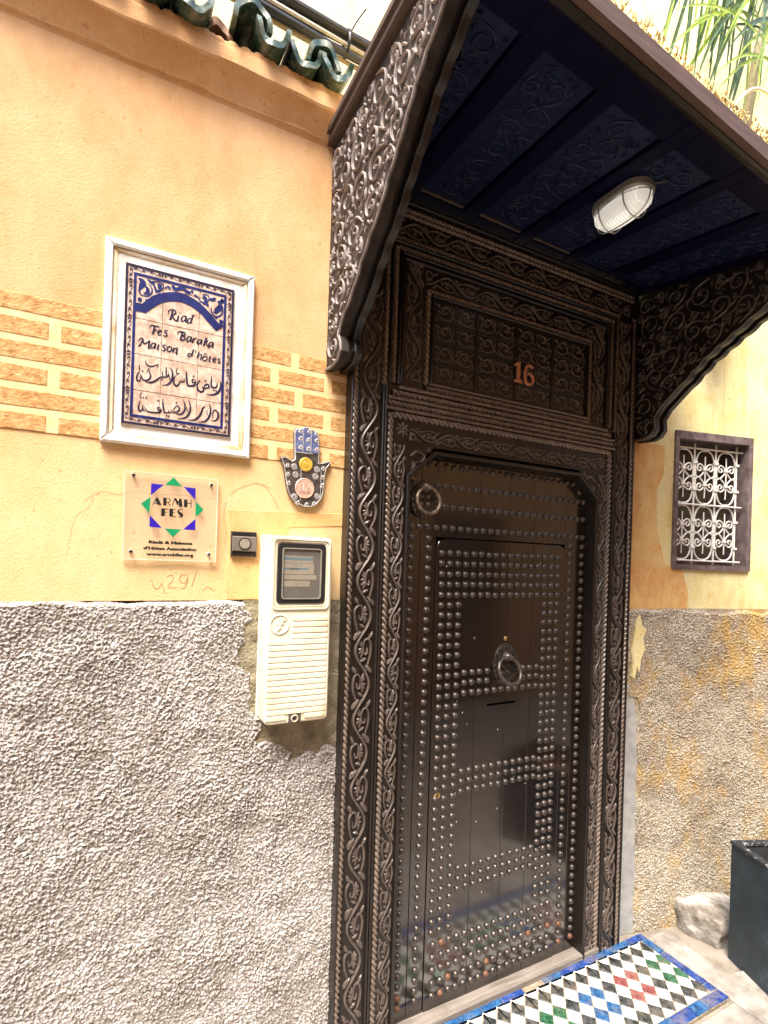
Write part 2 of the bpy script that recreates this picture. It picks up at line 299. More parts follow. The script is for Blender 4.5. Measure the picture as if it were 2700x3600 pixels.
SIGN_SCROLL=[[(514,23499,20),(590,23463,99),(638,23394,131),(594,23300,119),(556,23208,59),(553,23125,36),(620,23060,32),(751,23070,36),(852,23183,40),(854,23308,32),(783,23392,20)],[(687,23335,40),(755,23261,80),(748,23166,88),(656,23111,32)],[(551,22985,39),(571,22925,109),(610,22889,40)],[(737,23545,20),(834,23468,68),(890,23494,60),(947,23520,28),(1061,23531,28),(1141,23448,28),(1105,23334,28),(992,23262,81)],[(891,23463,40),(932,23350,48),(974,23216,48)],[(996,23461,61),(1064,23427,81),(1029,23334,69)],[(1181,23396,28),(1257,23469,37),(1326,23414,70)],[(1382,23539,70),(1403,23488,82),(1453,23448,82),(1629,23517,87),(1751,23465,84),(1853,23438,84)],[(1900,23536,63),(1892,23460,55)],[(1955,23412,84),(2058,23374,34),(2143,23278,30),(2309,23245,64),(2332,23186,43)],[(2178,23492,26),(2322,23508,30),(2357,23387,26),(2247,23229,30),(2163,23294,26)],[(2180,23417,64),(2263,23406,85),(2266,23299,73)],[(2377,23414,43),(2450,23412,86),(2543,23475,56)],[(2681,23471,87),(2746,23444,87),(2599,23374,56)],[(2643,23330,109),(2688,23254,131),(2585,23141,130),(2566,23070,65),(2482,23071,26)],[(2426,23188,26),(2452,23020,30),(2590,22956,39),(2725,23066,39),(2741,23246,31)],[(2667,22877,43),(2711,22843,120),(2723,22791,44)],[(773,22956,20),(697,22968,40)],[(2463,23001,34),(2592,22902,43)]]
STAR_BLUE=[[(991,17972),(1313,17969),(992,17649)],[(1832,17960),(2159,17947),(2157,17621)],[(985,17094),(1301,16765),(979,16779)],[(2178,17073),(2183,16750),(1851,16754)]]
STAR_GREEN=[[(1563,18204),(1800,17965),(1351,17973)],[(986,17607),(968,17151),(751,17398)],[(2170,17571),(2400,17347),(2177,17124)],[(1363,16755),(1811,16752),(1596,16520)]]
PLQ_POLY=[[(1153,17621),(1275,17398),(1175,17393),(1110,17526)],[(1307,17609),(1396,17612),(1397,17394),(1314,17392)],[(1585,17614),(1648,17620),(1714,17517),(1704,17428),(1681,17426)],[(1727,17619),(1786,17619),(1822,17389),(1721,17387)],[(1850,17604),(1947,17607),(1950,17391),(1857,17389)],[(1270,17309),(1365,17313),(1365,17098),(1268,17097)],[(1479,17318),(1573,17320),(1575,17097),(1481,17094)]]
PLQ_STROKE=[[(1142,17595,22),(1045,17388,22)],[(1090,17433,22),(1189,17434,22)],[(1385,17601,19),(1463,17597,19),(1493,17549,23),(1458,17496,19),(1388,17487,19)],[(1427,17490,19),(1500,17399,19)],[(1550,17402,21),(1604,17609,21)],[(1691,17434,20),(1739,17612,20)],[(1926,17505,25),(2051,17508,25)],[(2044,17612,23),(2047,17386,23)],[(1360,17301,21),(1437,17301,21)],[(1362,17207,19),(1415,17207,19)],[(1566,17309,21),(1647,17310,21)],[(1568,17218,20),(1631,17219,20)],[(1571,17107,20),(1655,17099,21)],[(1835,17305,16),(1763,17317,20),(1706,17265,39),(1750,17206,82),(1804,17159,82),(1793,17112,43),(1714,17102,16)]]
HAM=[[(5014,19960),(5076,20113),(5143,20091),(5209,20117),(5293,20145),(5376,20190),(5478,20172),(5565,20128),(5651,20116),(5810,20024),(5851,19817),(5865,19491),(5866,19098),(5996,19129),(6205,19203),(6278,19145),(6125,18946),(6095,18777),(6062,18444),(6045,18162),(5982,17959),(5814,17765),(5645,17670),(5390,17667),(5151,17761),(4998,17877),(4894,18028),(4822,18245),(4763,18557),(4703,18900),(4590,19141),(4792,19181),(4976,19075),(5049,19132),(5027,19546)]]
HAM_C=[[(5423,18998),(5405,18251)]]
HAM_F=[[(5212,20021),(5508,20047),(5749,20016),(5228,19789),(5491,19785),(5756,19796),(5229,19516),(5491,19501),(5757,19510),(4834,18899),(5994,18931),(4850,18630),(5994,18651),(4884,18362),(5985,18387),(5193,17781),(5481,17739),(5727,17791)]]
HAM_R=[[(5098,18648),(5750,18659),(5087,17965),(5832,18029),(5048,18891),(5795,18885)]]
SCRIB=[[(1084,15331,23),(1134,15119,23),(1266,15072,23),(1350,15215,23),(1424,14953,23)],[(1477,15408,23),(1610,15458,23),(1636,15314,23),(1508,15121,23),(1755,15098,23)],[(2018,15465,24),(1858,15462,24),(1817,15316,23),(1956,15221,24),(2042,15416,24),(1982,15124,24),(1846,15074,23)],[(2270,15567,24),(2143,15124,24)],[(3294,15131,25),(3326,14878,25)],[(3269,15131,25),(3492,15183,25),(3421,15030,25),(3564,14954,25),(3377,14853,25)],[(2451,15003,19),(2589,15127,19),(2735,15053,20)]]
CRACKS=[[(-577,17394,21),(-386,17590,17),(-149,17656,21),(218,17620,22),(631,17726,18),(1147,17702,18),(1769,17732,19),(2370,17710,19),(2897,17680,15)],[(-386,17590,13),(-494,17221,17),(-796,16931,17),(-930,16213,12),(-994,15769,8)],[(3137,17851,20),(3378,18075,25),(3677,18205,26),(3931,18280,21),(4406,18170,16)],[(3931,18280,15),(4194,18202,21),(4414,17909,21),(4698,17406,16),(4740,16934,16)],[(3045,17642,20),(2985,17186,20),(3071,16789,20),(3034,16385,15)]]
# ---------------------------------------------------------------- materials
def plaster_mat(name, warm, pale, dark, rough_bump=.6, scale=1.0, streak=.35, grainy=160, zsplit=None):
    m, t, b, c = new_mat(name)
    big = noise(t, c, 2.2*scale, 5, .6)
    big2 = noise(t, c, 6.5*scale, 6, .7, (1, 1, .6), .8)
    big = mix(t, .45, big, big2)
    col = ramp(t, big, [(.38, warm), (.59, pale)])
    if zsplit:
        sep = node(t, 'ShaderNodeSeparateXYZ'); t.links.new(c, sep.inputs[0])
        wob = node(t, 'ShaderNodeMath', operation='MULTIPLY_ADD'); t.links.new(noise(t, c, 5, 3), wob.inputs[0]); wob.inputs[1].default_value = .35; t.links.new(sep.outputs[2], wob.inputs[2])
        mr = node(t, 'ShaderNodeMapRange'); mr.inputs[1].default_value = zsplit[0]; mr.inputs[2].default_value = zsplit[1]; t.links.new(wob.outputs[0], mr.inputs[0])
        col = mix(t, mr.outputs[0], ramp(t, big, [(.36, zsplit[2]), (.60, zsplit[3])]), col)
    st = noise(t, c, 9, 5, .65, (1, 1, .35))
    fac = ramp(t, st, [(.5, (0, 0, 0)), (.8, (streak,)*3)])
    col = mix(t, fac, col, dark)
    sp = noise(t, c, 55, 2, .5)
    col = mix(t, ramp(t, sp, [(.67, (0, 0, 0)), (.72, (.6,)*3)]), col, dark)
    dr = noise(t, c, 1, 5, .65, (26, 26, 1.6))
    col = mix(t, ramp(t, dr, [(.60, (0, 0, 0)), (.80, (streak*.6,)*3)]), col, dark)
    fine = noise(t, c, 300, 3, .6)
    col = mix(t, .22, col, ramp(t, fine, [(.3, (.25, .25, .25)), (.7, (1, 1, 1))]), 'MULTIPLY')
    t.links.new(col, b.inputs['Base Color']); b.inputs['Roughness'].default_value = .85; b.inputs['Specular IOR Level'].default_value = .25
    h = mix(t, .35, noise(t, c, grainy, 4, .65), noise(t, c, 14, 4, .6))
    bump(t, b, h, rough_bump, .004)
    return m
M = {}
M['plaster'] = plaster_mat('ochre plaster', (.64, .355, .15), (.78, .49, .255), (.46, .22, .08), .6, zsplit=(1.98, 2.2, (.73, .475, .20), (.82, .60, .325)))
M['plaster_repair'] = plaster_mat('peach plaster repair', (.72, .40, .15), (.80, .52, .23), (.56, .26, .08), .5, 3)
M['plaster_right'] = plaster_mat('rough yellow plaster', (.82, .69, .30), (.86, .80, .47), (.60, .33, .08), 1.0, 2.2, .75, 75)
M['plaster_orange'] = plaster_mat('orange plaster patch', (.72, .35, .12), (.82, .58, .24), (.58, .24, .07), .6, 3.0, .5)
M['plaster_rear'] = plaster_mat('cream plaster', (.72, .60, .36), (.78, .68, .46), (.58, .38, .18), .7, 1.5, .5, 90)
M['plaster_opposite'] = plaster_mat('ochre alley plaster', (.34, .18, .09), (.42, .25, .13), (.2, .1, .05), .5)
def rough_mat(name, a, b_, c3, stain=None, top=None):
    m, t, b, c = new_mat(name)
    vo = node(t, 'ShaderNodeTexVoronoi'); vo.inputs['Scale'].default_value = 210; t.links.new(c, vo.inputs['Vector'])
    bw_ = node(t, 'ShaderNodeSeparateColor'); t.links.new(vo.outputs['Color'], bw_.inputs[0])
    col = ramp(t, bw_.outputs[0], [(.15, a), (.5, b_), (.8, c3)])
    col = mix(t, .5, col, ramp(t, noise(t, c, 170, 4, .7), [(.36, a), (.52, b_), (.66, c3)]))
    col = mix(t, ramp(t, noise(t, c, 3.2, 5, .65), [(.42, (0, 0, 0)), (.75, (.6,)*3)]), col, a)
    col = mix(t, ramp(t, noise(t, c, 17, 5, .7), [(.58, (0, 0, 0)), (.72, (.7,)*3)]), col, (.13, .095, .06))
    if stain: col = mix(t, ramp(t, noise(t, c, 4.2, 6, .72, (1, 1, .6)), [(.50, (0, 0, 0)), (.64, (.72,)*3)]), col, stain)
    t.links.new(col, b.inputs['Base Color']); b.inputs['Roughness'].default_value = .9; b.inputs['Specular IOR Level'].default_value = .15
    bump(t, b, noise(t, c, 480, 4, .7), .7, .003)
    return m
M['rough'] = rough_mat('grey roughcast', (.19, .155, .12), (.45, .42, .385), (.84, .83, .82))
M['rough_right'] = rough_mat('stained roughcast', (.19, .14, .085), (.42, .36, .27), (.80, .76, .67), (.50, .31, .08))
M['cement'] = mat('olive cement', (.16, .135, .085), (.25, .215, .14), 14, .85, 120, .003, .7, c3=(.31, .27, .19))
M['cement_pale'] = mat('pale cement', (.30, .30, .29), (.42, .42, .40), 20, .85, 160, .002, .5)
M['brick'] = mat('scratched ochre render', (.40, .195, .060), (.55, .31, .112), 75, .9, 190, .004, .8, (.8, 1, 1.1), c3=(.66, .42, .19))
M['joint'] = mat('pale render joint', (.76, .52, .25), (.82, .60, .32), 25, .85, 160, .002, .4)
M['line'] = mat('dark crack', (.42, .23, .09), (.50, .29, .12), 40, .9)
M['pencil'] = mat('pencil mark', (.42, .24, .10), None, 40, .8)
def wood(name, a, b_, rough=.38, spec=.5, coat=.0, stretch=(60, 60, 4), bd=.0012, dust=None):
    m, t, b, c = new_mat(name)
    g = noise(t, c, 1, 6, .65, stretch, .6)
    col = ramp(t, g, [(.3, a), (.72, b_)])
    blot = noise(t, c, 5, 4, .6)
    col = mix(t, ramp(t, blot, [(.45, (0, 0, 0)), (.7, (.5,)*3)]), col, a)
    if dust:
        geo = node(t, 'ShaderNodeNewGeometry')
        col = mix(t, ramp(t, geo.outputs['Pointiness'], [(.505, (0, 0, 0)), (.56, (.7,)*3)]), col, dust)
    t.links.new(col, b.inputs['Base Color']); b.inputs['Specular IOR Level'].default_value = spec
    b.inputs['Coat Weight'].default_value = coat; b.inputs['Coat Roughness'].default_value = .12
    mr = node(t, 'ShaderNodeMapRange'); mr.inputs[3].default_value = max(.08, rough-.12); mr.inputs[4].default_value = rough+.15
    t.links.new(noise(t, c, 7, 5, .65), mr.inputs[0]); t.links.new(mr.outputs[0], b.inputs['Roughness'])
    bump(t, b, g, .5, bd)
    return m
M['wood'] = wood('dark carved cedar', (.0075, .0052, .0043), (.023, .0158, .0125), .32)
M['carve'] = wood('highlight toned relief', (.050, .037, .029), (.150, .116, .095), .33, .6)  # sky highlights on the carving are put into this lighter relief colour
M['lit_carve'] = wood('polished highlight toned relief', (.062, .045, .035), (.185, .140, .110), .32, .6)  # glossy relief with its highlights painted in brighter still
M['door'] = wood('varnished door planks', (.0065, .0037, .0027), (.0165, .0095, .0066), .20, .5, 1, (90, 90, 3), .0005)
for n_ in M['door'].node_tree.nodes:
    if n_.type == 'BSDF_PRINCIPLED': n_.inputs['Coat IOR'].default_value = 1.68; n_.inputs['Coat Roughness'].default_value = .10
M['bracket_board'] = wood('dark weathered bracket', (.014, .010, .008), (.045, .033, .028), .6, .3)
M['weathered'] = wood('weathered cedar', (.045, .030, .024), (.12, .085, .072), .6, .4, 0, (50, 5, 50))
M['highlight_carve'] = wood('pale highlight relief', (.15, .120, .107), (.42, .370, .345), .7, .2, 0, (30, 30, 30))  # bracket carving: crest highlights put into the pale colour
M['navy'] = wood('dark blue ceiling wood', (.0010, .0008, .012), (.0022, .0016, .024), .55, .12, 0, (50, 4, 50))  # even blue black base colour for the ceiling wood
M['navy_carve'] = wood('teal highlight relief', (.0036, .006, .034), (.012, .022, .062), .42, .3)  # teal highlights of the ceiling carving put into its colour
M['fascia'] = wood('reddish brown fascia', (.065, .036, .026), (.15, .092, .068), .6, .4, 0, (4, 50, 50))
M['sill'] = wood('grey weathered sill', (.12, .095, .075), (.34, .30, .26), .75, .3, 0, (4, 60, 60), .004)
M['black'] = mat('shadow gap', (.0012, .001, .001), None, 10, .95, spec=0)
M['rope'] = wood('polished highlight toned rope', (.10, .073, .056), (.26, .20, .155), .24, .8)  # glossy strands, sky highlights also put into the bright base colour
M['iron'] = mat('dark oiled iron', (.02, .017, .015), (.04, .034, .03), 60, .36, 120, .0008, .4, metal=.45, c3=(.07, .06, .052), rvar=.12)
M['stud'] = mat('burnished iron stud', (.048, .038, .032), (.135, .11, .092), 90, .29, 200, .0005, .4, metal=.5, rvar=.1)
M['rust'] = mat('rusty iron stud', (.09, .042, .025), (.20, .095, .05), 140, .6, 200, .001, .6, metal=.2)
M['brass'] = mat('worn brass', (.55, .38, .13), (.80, .60, .28), 90, .32, 200, .0005, .4, metal=.9)
M['copper'] = mat('copper numeral', (.55, .22, .13), (.70, .33, .22), 80, .45, 200, .0006, .4, metal=.55)
M['white'] = mat('white gypsum', (.66, .61, .52), (.82, .80, .76), 18, .7, 140, .002, .5, c3=(.86, .85, .82))
M['cream_frame'] = mat('stained cream gypsum', (.58, .42, .22), (.74, .64, .46), 14, .75, 120, .002, .5, c3=(.82, .77, .66))
def tile_mat(name, a, b_, c3):
    m = mat(name, a, b_, 40, .22, 260, .0012, .5, c3=c3, spec=.5, rvar=.08); return m
M['clay'] = mat('bisque sign tile', (.44, .30, .215), (.58, .435, .335), 45, .45, 220, .0015, .6, c3=(.66, .54, .45), spec=.4)
M['blue'] = mat('cobalt glaze', (.007, .012, .085), (.016, .028, .155), 45, .3, 200, .0006, .4, spec=.5)
M['ink'] = mat('blue black glaze', (.010, .010, .03), (.022, .022, .06), 60, .3, spec=.5)
M['blk'] = mat('black print', (.012, .012, .012), None, 20, .4)
M['star_blue'] = mat('violet blue print', (.025, .010, .36), None, 20, .35)
M['star_green'] = mat('green print', (.005, .26, .10), None, 20, .35)
def acrylic():
    m, t, b, c = new_mat('clear acrylic'); b.inputs['Base Color'].default_value = (1, .97, .93, 1)
    b.inputs['Roughness'].default_value = .06; b.inputs['Alpha'].default_value = .16; b.inputs['Specular IOR Level'].default_value = .7
    b.inputs['Base Color'].default_value = (.82, .66, .50, 1)
    return m
M['acrylic'] = acrylic()
def acr_edge():
    m, t, b, c = new_mat('acrylic edge'); b.inputs['Base Color'].default_value = (.90, .80, .66, 1); b.inputs['Roughness'].default_value = .2
    return m
M['acrylic_edge'] = acr_edge()
M['steel'] = mat('steel', (.42, .40, .38), (.6, .58, .55), 60, .35, metal=.9)
M['tin'] = mat('blackened tin', (.10, .09, .085), (.22, .21, .20), 70, .38, 180, .0008, .5, metal=.8)
M['tin_hi'] = mat('bright tin', (.62, .61, .60), (.80, .79, .78), 70, .35, metal=.6)
M['tin_blue'] = mat('blue enamel on tin', (.10, .13, .32), (.22, .26, .48), 50, .35, 180, .0006, .5, metal=.4)
M['copper_pale'] = mat('pale copper disc', (.66, .42, .31), (.80, .62, .52), 60, .4, metal=.45)
M['gold'] = mat('gold disc', (.70, .46, .05), (.86, .66, .16), 60, .35, metal=.5)
M['pvc'] = mat('cream plastic cabinet', (.50, .38, .20), (.70, .64, .47), 7, .5, 300, .0003, .2, spec=.4, lo=.26, hi=.56, c3=(.74, .70, .55))
M['gasket'] = mat('black rubber', (.012, .012, .012), None, 10, .5)
M['dial'] = mat('grey meter face', (.07, .062, .052), (.10, .09, .075), 20, .6)
M['dial_cream'] = mat('cream label', (.42, .37, .26), (.48, .42, .3), 30, .6)
M['dial_blue'] = mat('blue label strip', (.10, .24, .32), None, 30, .6)
def glassy(name, col, alpha, rough=.05):
    m, t, b, c = new_mat(name); b.inputs['Base Color'].default_value = (*col, 1); b.inputs['Alpha'].default_value = alpha
    b.inputs['Roughness'].default_value = rough; b.inputs['Specular IOR Level'].default_value = .6; return m
M['window_plastic'] = glassy('clear plastic window', (.25, .23, .20), .22)
M['pane'] = mat('dusty dark pane', (.05, .040, .028), (.10, .08, .055), 12, .25, spec=.6)
M['bell_dark'] = mat('black bell plastic', (.016, .014, .013), None, 30, .35)
M['bell_mid'] = mat('brown grey bell face', (.14, .12, .10), (.18, .155, .13), 30, .4)
M['bell_btn'] = mat('bell button', (.22, .20, .16), (.28, .25, .20), 30, .4)
M['grille'] = mat('white painted iron', (.66, .64, .58), (.82, .81, .78), 60, .5, 160, .0008, .5)
M['frame_purple'] = mat('purple brown frame paint', (.085, .060, .058), (.14, .105, .105), 24, .6, 140, .001, .5, c3=(.20, .16, .155))
M['glaze_green'] = mat('green glazed clay', (.014, .040, .027), (.045, .088, .060), 34, .28, 70, .003, .6, c3=(.20, .19, .13), spec=.6, rvar=.1)
M['terracotta'] = mat('bare clay', (.16, .085, .05), (.26, .15, .085), 30, .85, 90, .003, .6)
M['cable_black'] = mat('black cable', (.02, .02, .022), (.04, .04, .042), 30, .4)
M['cable_white'] = mat('white cable', (.62, .58, .5), (.76, .73, .66), 30, .5)
M['cable_beige'] = mat('beige cable', (.34, .26, .16), None, 30, .5)
M['straw'] = mat('dry straw plaster', (.56, .33, .08), (.82, .63, .26), 110, .9, 200, .004, .8, c3=(.88, .82, .52))
M['lamp_glass'] = glassy('ribbed lamp glass', (.86, .86, .82), 1, .10)
for n_ in M['lamp_glass'].node_tree.nodes:
    if n_.type == 'BSDF_PRINCIPLED': n_.inputs['Emission Color'].default_value = (1, .98, .9, 1); n_.inputs['Emission Strength'].default_value = .08   # faint emission added to brighten the glass
M['lamp_grey'] = mat('grey lamp body', (.22, .21, .19), (.32, .31, .28), 30, .45, metal=.3)
def glz(nm, a, b_, c3):
    m = mat(nm, a, b_, 55, .28, 160, .0025, .5, c3=c3, spec=.5, rvar=.12); t = m.node_tree; b = t.nodes['Principled BSDF']
    c = node(t, 'ShaderNodeTexCoord').outputs['Object']; src = b.inputs['Base Color'].links[0].from_socket
    col = mix(t, ramp(t, noise(t, c, 13, 6, .75), [(.50, (0, 0, 0)), (.74, (.65,)*3)]), src, (.30, .24, .17))
    col = mix(t, ramp(t, noise(t, c, 140, 3, .6), [(.66, (0, 0, 0)), (.70, (.8,)*3)]), col, (.42, .33, .24))
    t.links.new(col, b.inputs['Base Color']); return m
M['z_white'] = glz('white glaze', (.62, .58, .48), (.80, .78, .72), (.84, .82, .78))
M['z_black'] = glz('black glaze', (.012, .014, .014), (.04, .045, .046), (.09, .095, .095))
M['z_green'] = glz('green glaze', (.012, .055, .025), (.025, .10, .05), (.06, .16, .09))
M['z_red'] = glz('red glaze', (.14, .035, .038), (.22, .06, .058), (.30, .12, .11))
M['z_blue'] = glz('blue glaze', (.008, .048, .14), (.016, .088, .23), (.05, .15, .31))
M['z_mint'] = glz('mint glaze', (.50, .68, .52), (.66, .80, .66), (.74, .84, .74))
M['z_blue2'] = glz('deep blue glaze', (.009, .028, .13), (.015, .050, .22), (.03, .09, .32))
M['grout'] = mat('dirty grout', (.22, .17, .11), (.40, .33, .24), 40, .9, 150, .003, .6)
M['paving'] = mat('worn pale paving', (.19, .165, .14), (.31, .28, .245), 10, .8, 60, .005, .8, c3=(.42, .39, .35))
M['earth'] = mat('dusty ground', (.20, .165, .125), (.32, .28, .23), 12, .9, 60, .006, .7)
M['stone'] = mat('chalky stone', (.15, .125, .095), (.31, .275, .23), 11, .85, 38, .012, 1, c3=(.58, .55, .50))
M['planter'] = mat('blue black paint', (.008, .018, .026), (.016, .034, .046), 9, .42, 60, .0012, .5, c3=(.06, .095, .115), lo=.4, hi=.78, spec=.5, rvar=.12)
M['chip'] = mat('chipped rim', (.30, .30, .29), (.016, .02, .024), 60, .6, lo=.36, hi=.42)
M['soil'] = mat('brown soil', (.22, .10, .035), (.40, .20, .08), 40, .9, 60, .01, .8)
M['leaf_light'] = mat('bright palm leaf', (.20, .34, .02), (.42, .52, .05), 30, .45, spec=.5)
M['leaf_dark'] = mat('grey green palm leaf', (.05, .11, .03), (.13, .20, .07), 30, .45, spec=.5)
M['palm_stem'] = mat('palm stem', (.20, .16, .08), (.3, .26, .14), 30, .7)
M['palm_pot'] = mat('terracotta pot', (.34, .15, .08), (.42, .2, .11), 20, .8)

# ---------------------------------------------------------------- ground
FZ = -.06
def pt_ground():
    b = MB(); b.box(-8, 14, -4.2, 6, FZ-.3, FZ); return b.build('ground', M['earth'], kind='structure')
ground = pt_ground()
# pale kerb and paving stones beside the mosaic, right of the door
slabs = [[(2.186, -.95), (2.30, -.95), (2.315, -.075), (2.186, -.075)], [(2.306, -.70), (2.62, -.70), (2.66, -.42), (2.31, -.36)],
         [(2.306, -1.1), (2.60, -1.1), (2.62, -.708), (2.306, -.708)], [(1.30, -.98), (1.74, -.98), (1.75, -.452), (1.30, -.452)], [(1.748, -.98), (2.178, -.98), (2.178, -.452), (1.758, -.452)],
         [(.80, -.98), (1.292, -.98), (1.292, -.452), (.80, -.452)], [(.30, -.98), (.792, -.98), (.792, -.06), (.30, -.06)], [(2.628, -1.1), (3.1, -1.1), (3.1, -.708), (2.628, -.708)]]
for i, p in enumerate(slabs):
    b = MB(); b.prism(p, FZ-.05, FZ+.010+rnd.uniform(0, .006), .006); b.build('paving_stone', M['paving'], ground)
# ---------------------------------------------------------------- left wall
lw = thing('plastered_wall', 'ochre plastered wall with a grey roughcast lower part and a band of scratched bricks', 'wall', (-.5, 0, FZ))
b = MB(WALL(0))
b.prism([(-2.4, 1.44), (.69, 1.44), (.69, 2.94), (-2.4, 2.94)], -.25, 0)
b.build('plaster_face', M['plaster'], lw)
# cornice: coved out, then a small vertical face under the tiles
prof = [(0, 2.922), (.005, 2.930), (.011, 2.934), (.013, 2.940), (.030, 2.962), (.047, 2.987), (.054, 2.992), (.059, 3.000), (.059, 3.035), (.054, 3.050), (.044, 3.058), (-.25, 3.07)]
b = MB(WALL(0)); xs = [-2.4, -1.2, -.6]+[(-.6+i*.06) for i in range(1, 21)]+[.618, .628]
nx = len(xs); vs = []; fs = []
for x in xs:
    for k, (n, z) in enumerate(prof):
        j = rnd.uniform(-.0025, .0025) if 0 < k < 11 else 0
        if x > .61: j += rnd.uniform(-.008, .004)
        vs.append((x, z+j, n+j))
for i in range(nx-1):
    for k in range(len(prof)-1): a = i*len(prof)+k; fs.append((a, a+len(prof), a+len(prof)+1, a+1))
fs.append(tuple((nx-1)*len(prof)+k for k in range(len(prof))))
b.add(vs, fs); b.build('cornice', M['plaster'], lw, 22)
# brick band, 6 courses between 1.905 and 2.24
bw = MB(WALL(0)); bw.box(-2.4, .688, 1.905, 2.243, -.01, .002); bw.build('pale_joint_band', M['joint'], lw)
cz = 2.243; JT = .017; ch = (2.243-1.905-5*JT)/6
for r in range(6):
    z1 = cz-r*(ch+JT); z0 = z1-ch
    cuts = [-2.4, -1.7, -1.05, -.40, .10, .50 if r == 0 else .515, .687] if r % 2 == 0 else [-2.4, -1.95, -1.35, -.72, -.137, .437, .612, .687]
    for a, c in zip(cuts[:-1], cuts[1:]):
        x0 = a+(.0135 if a > -2.3 else 0); x1 = c-(.0135 if c < .68 else 0)
        q = MB(WALL(0)); jz = lambda: rnd.uniform(-.0009, .0009)
        top = [(x0+(x1-x0)*i/5, z1+jz()) for i in range(6)]; bot = [(x1-(x1-x0)*i/5, z0+jz()) for i in range(6)]
        q.prism(bot[::-1]+top[::-1], .0, .0032, .0010); q.build('brick', M['brick'], lw)
# roughcast dado: real lumps on a 3 mm grid
def roughcast(nx, nz, step, patch=None):
    n = .0011*gnoise((nz, nx), .00115/step)+.0011*gnoise((nz, nx), .0020/step)+.0018*gnoise((nz, nx), .03/step)
    n = np.where(n > 0, n*1.25, n*.8)
    return n
st = .0017; x = np.arange(-.32, .690, st); z = np.arange(FZ, 1.474, st); X, Zz = np.meshgrid(x, z)
h = .0090+roughcast(len(x), len(z), st)
edge = 1.468+.004*np.interp(x, np.arange(-.7, .8, .05), rng.standard_normal(30))
h *= np.clip((edge[None]-Zz)/.010+.3, 0, 1)
pl = np.interp(Zz, [.9, 1.0, 1.05, 1.15, 1.3, 1.5], [.60, .53, .43, .385, .36, .372])+.012*gnoise(X.shape, 11)+.006*gnoise(X.shape, 4)
pm = (X > pl) & (Zz > .985+.012*gnoise(X.shape, 9))
soft = np.where(pm, 0., 1.)
k = np.fft.ifft2(np.fft.fft2(soft)*np.exp(-2*(math.pi*1.5)**2*(np.fft.fftfreq(soft.shape[0])[:, None]**2+np.fft.fftfreq(soft.shape[1])[None]**2))).real
h = h*np.clip(k, 0, 1)
link('roughcast_dado', grid_mesh('roughcast_dado', X, -np.maximum(h, -.002), Zz, M['rough']), lw)
x2 = np.arange(-2.4, -.312, .007); z2 = np.arange(FZ, 1.474, .007); X2, Z2 = np.meshgrid(x2, z2)
link('roughcast_dado', grid_mesh('roughcast_dado', X2, -(.0085+.0030*gnoise(X2.shape, .8)), Z2, M['rough']), lw)
# smooth cement around the meter cabinet, with its crackle
sel = (Zz > .93) & (X > .3)
zi = np.where(z > .93)[0]; xi = np.where(x > .3)[0]; Xp, Zp = X[np.ix_(zi, xi)], Zz[np.ix_(zi, xi)]
hp = .0065+.0012*gnoise(Xp.shape, 6)+.0004*gnoise(Xp.shape, 1.2)
cell = np.abs(gnoise(Xp.shape, 5)); hp -= .0028*np.exp(-(cell/.05)**2)
link('cement_patch', grid_mesh('cement_patch', Xp, -hp, Zp, M['cement'], (pm | (k < .6))[np.ix_(zi, xi)]), lw)
# repaired square of plaster round the bell, hairline cracks, pencilled numbers
b = MB(WALL(0)); b.prism([(.313, 1.475), (.41, 1.475), (.50, 1.70), (.685, 1.715), (.685, 1.755), (.312, 1.742), (.318, 1.62), (.308, 1.55)], -.01, .0018, .001); b.build('plaster_repair', M['plaster_repair'], lw)
def data_strokes(name, data, m, y0, h, parent, flat=True, wmul=1):
    q = MB(WALL(y0))
    for s_ in data: q.stroke([(p[0]*1e-4, p[1]*1e-4, p[2]*1e-4*wmul) for p in s_], 0, h, 0, 4, flat)
    return q.build(name, m, parent)
for cr in CRACKS: data_strokes('crack', [cr], M['line'], -.0004, .0008, lw, True, .55)
data_strokes('pencil_scribble', SCRIB, M['pencil'], -.0003, .0006, lw, True, .75)
# glazed tiles along the coping
def half_tile(cx, cz, r, up, y0, y1, thick, tilt, parent, m, taper=1.0):
    q = MB(lambda u, v, n: (u, v, n)); K = 20; vs = []; fs = []
    for yi in range(4):
        t = yi/3; y = y0+(y1-y0)*t; zc = cz+tilt*(y-y0); rr = r*(1+(taper-1)*t)
        for ri, ra in enumerate((rr, rr-thick)):
            for k in range(K+1):
                a = math.pi*k/K; s = 1 if up else -1
                w = 1+.02*math.sin(3*a+cx*40)
                vs.append((cx+ra*w*math.cos(a), y+(.004*math.sin(5*a+cx*9) if yi == 0 else 0), zc+s*ra*w*1.36*math.sin(a)))
    N = 2*(K+1)
    for yi in range(3):
        for k in range(K):
            a = yi*N+k; fs.append((a, a+1, a+1+N, a+N)); c = a+K+1; fs.append((c+1, c, c+N, c+1+N))
        for e in (0, K): a = yi*N+e; c = a+K+1; fs.append((a, c, c+N, a+N))
    for base in (0, 3*N):
        for k in range(K): a = base+k; c = a+K+1; fs.append((a, a+1, c+1, c))
    q.add(vs, fs); q.build('roof_tile', m, parent, 50)
for i, cx in enumerate((-.77, -.665, -.56, -.455, -.35, -.245, -.145, -.05, .06, .165, .379, .482, .578)):
    half_tile(cx, 3.128+rnd.uniform(-.006, .006), .051, False, -.092+rnd.uniform(-.012, .01), .22, .014, .10, lw, M['glaze_green'], .94)
for cx in (-.72, -.51, -.30, -.10, .112, .319, .535):
    half_tile(cx, 3.094+rnd.uniform(-.004, .006), .056, True, -.088+rnd.uniform(-.01, .012), .22, .014, .12, lw, M['glaze_green'], .9)
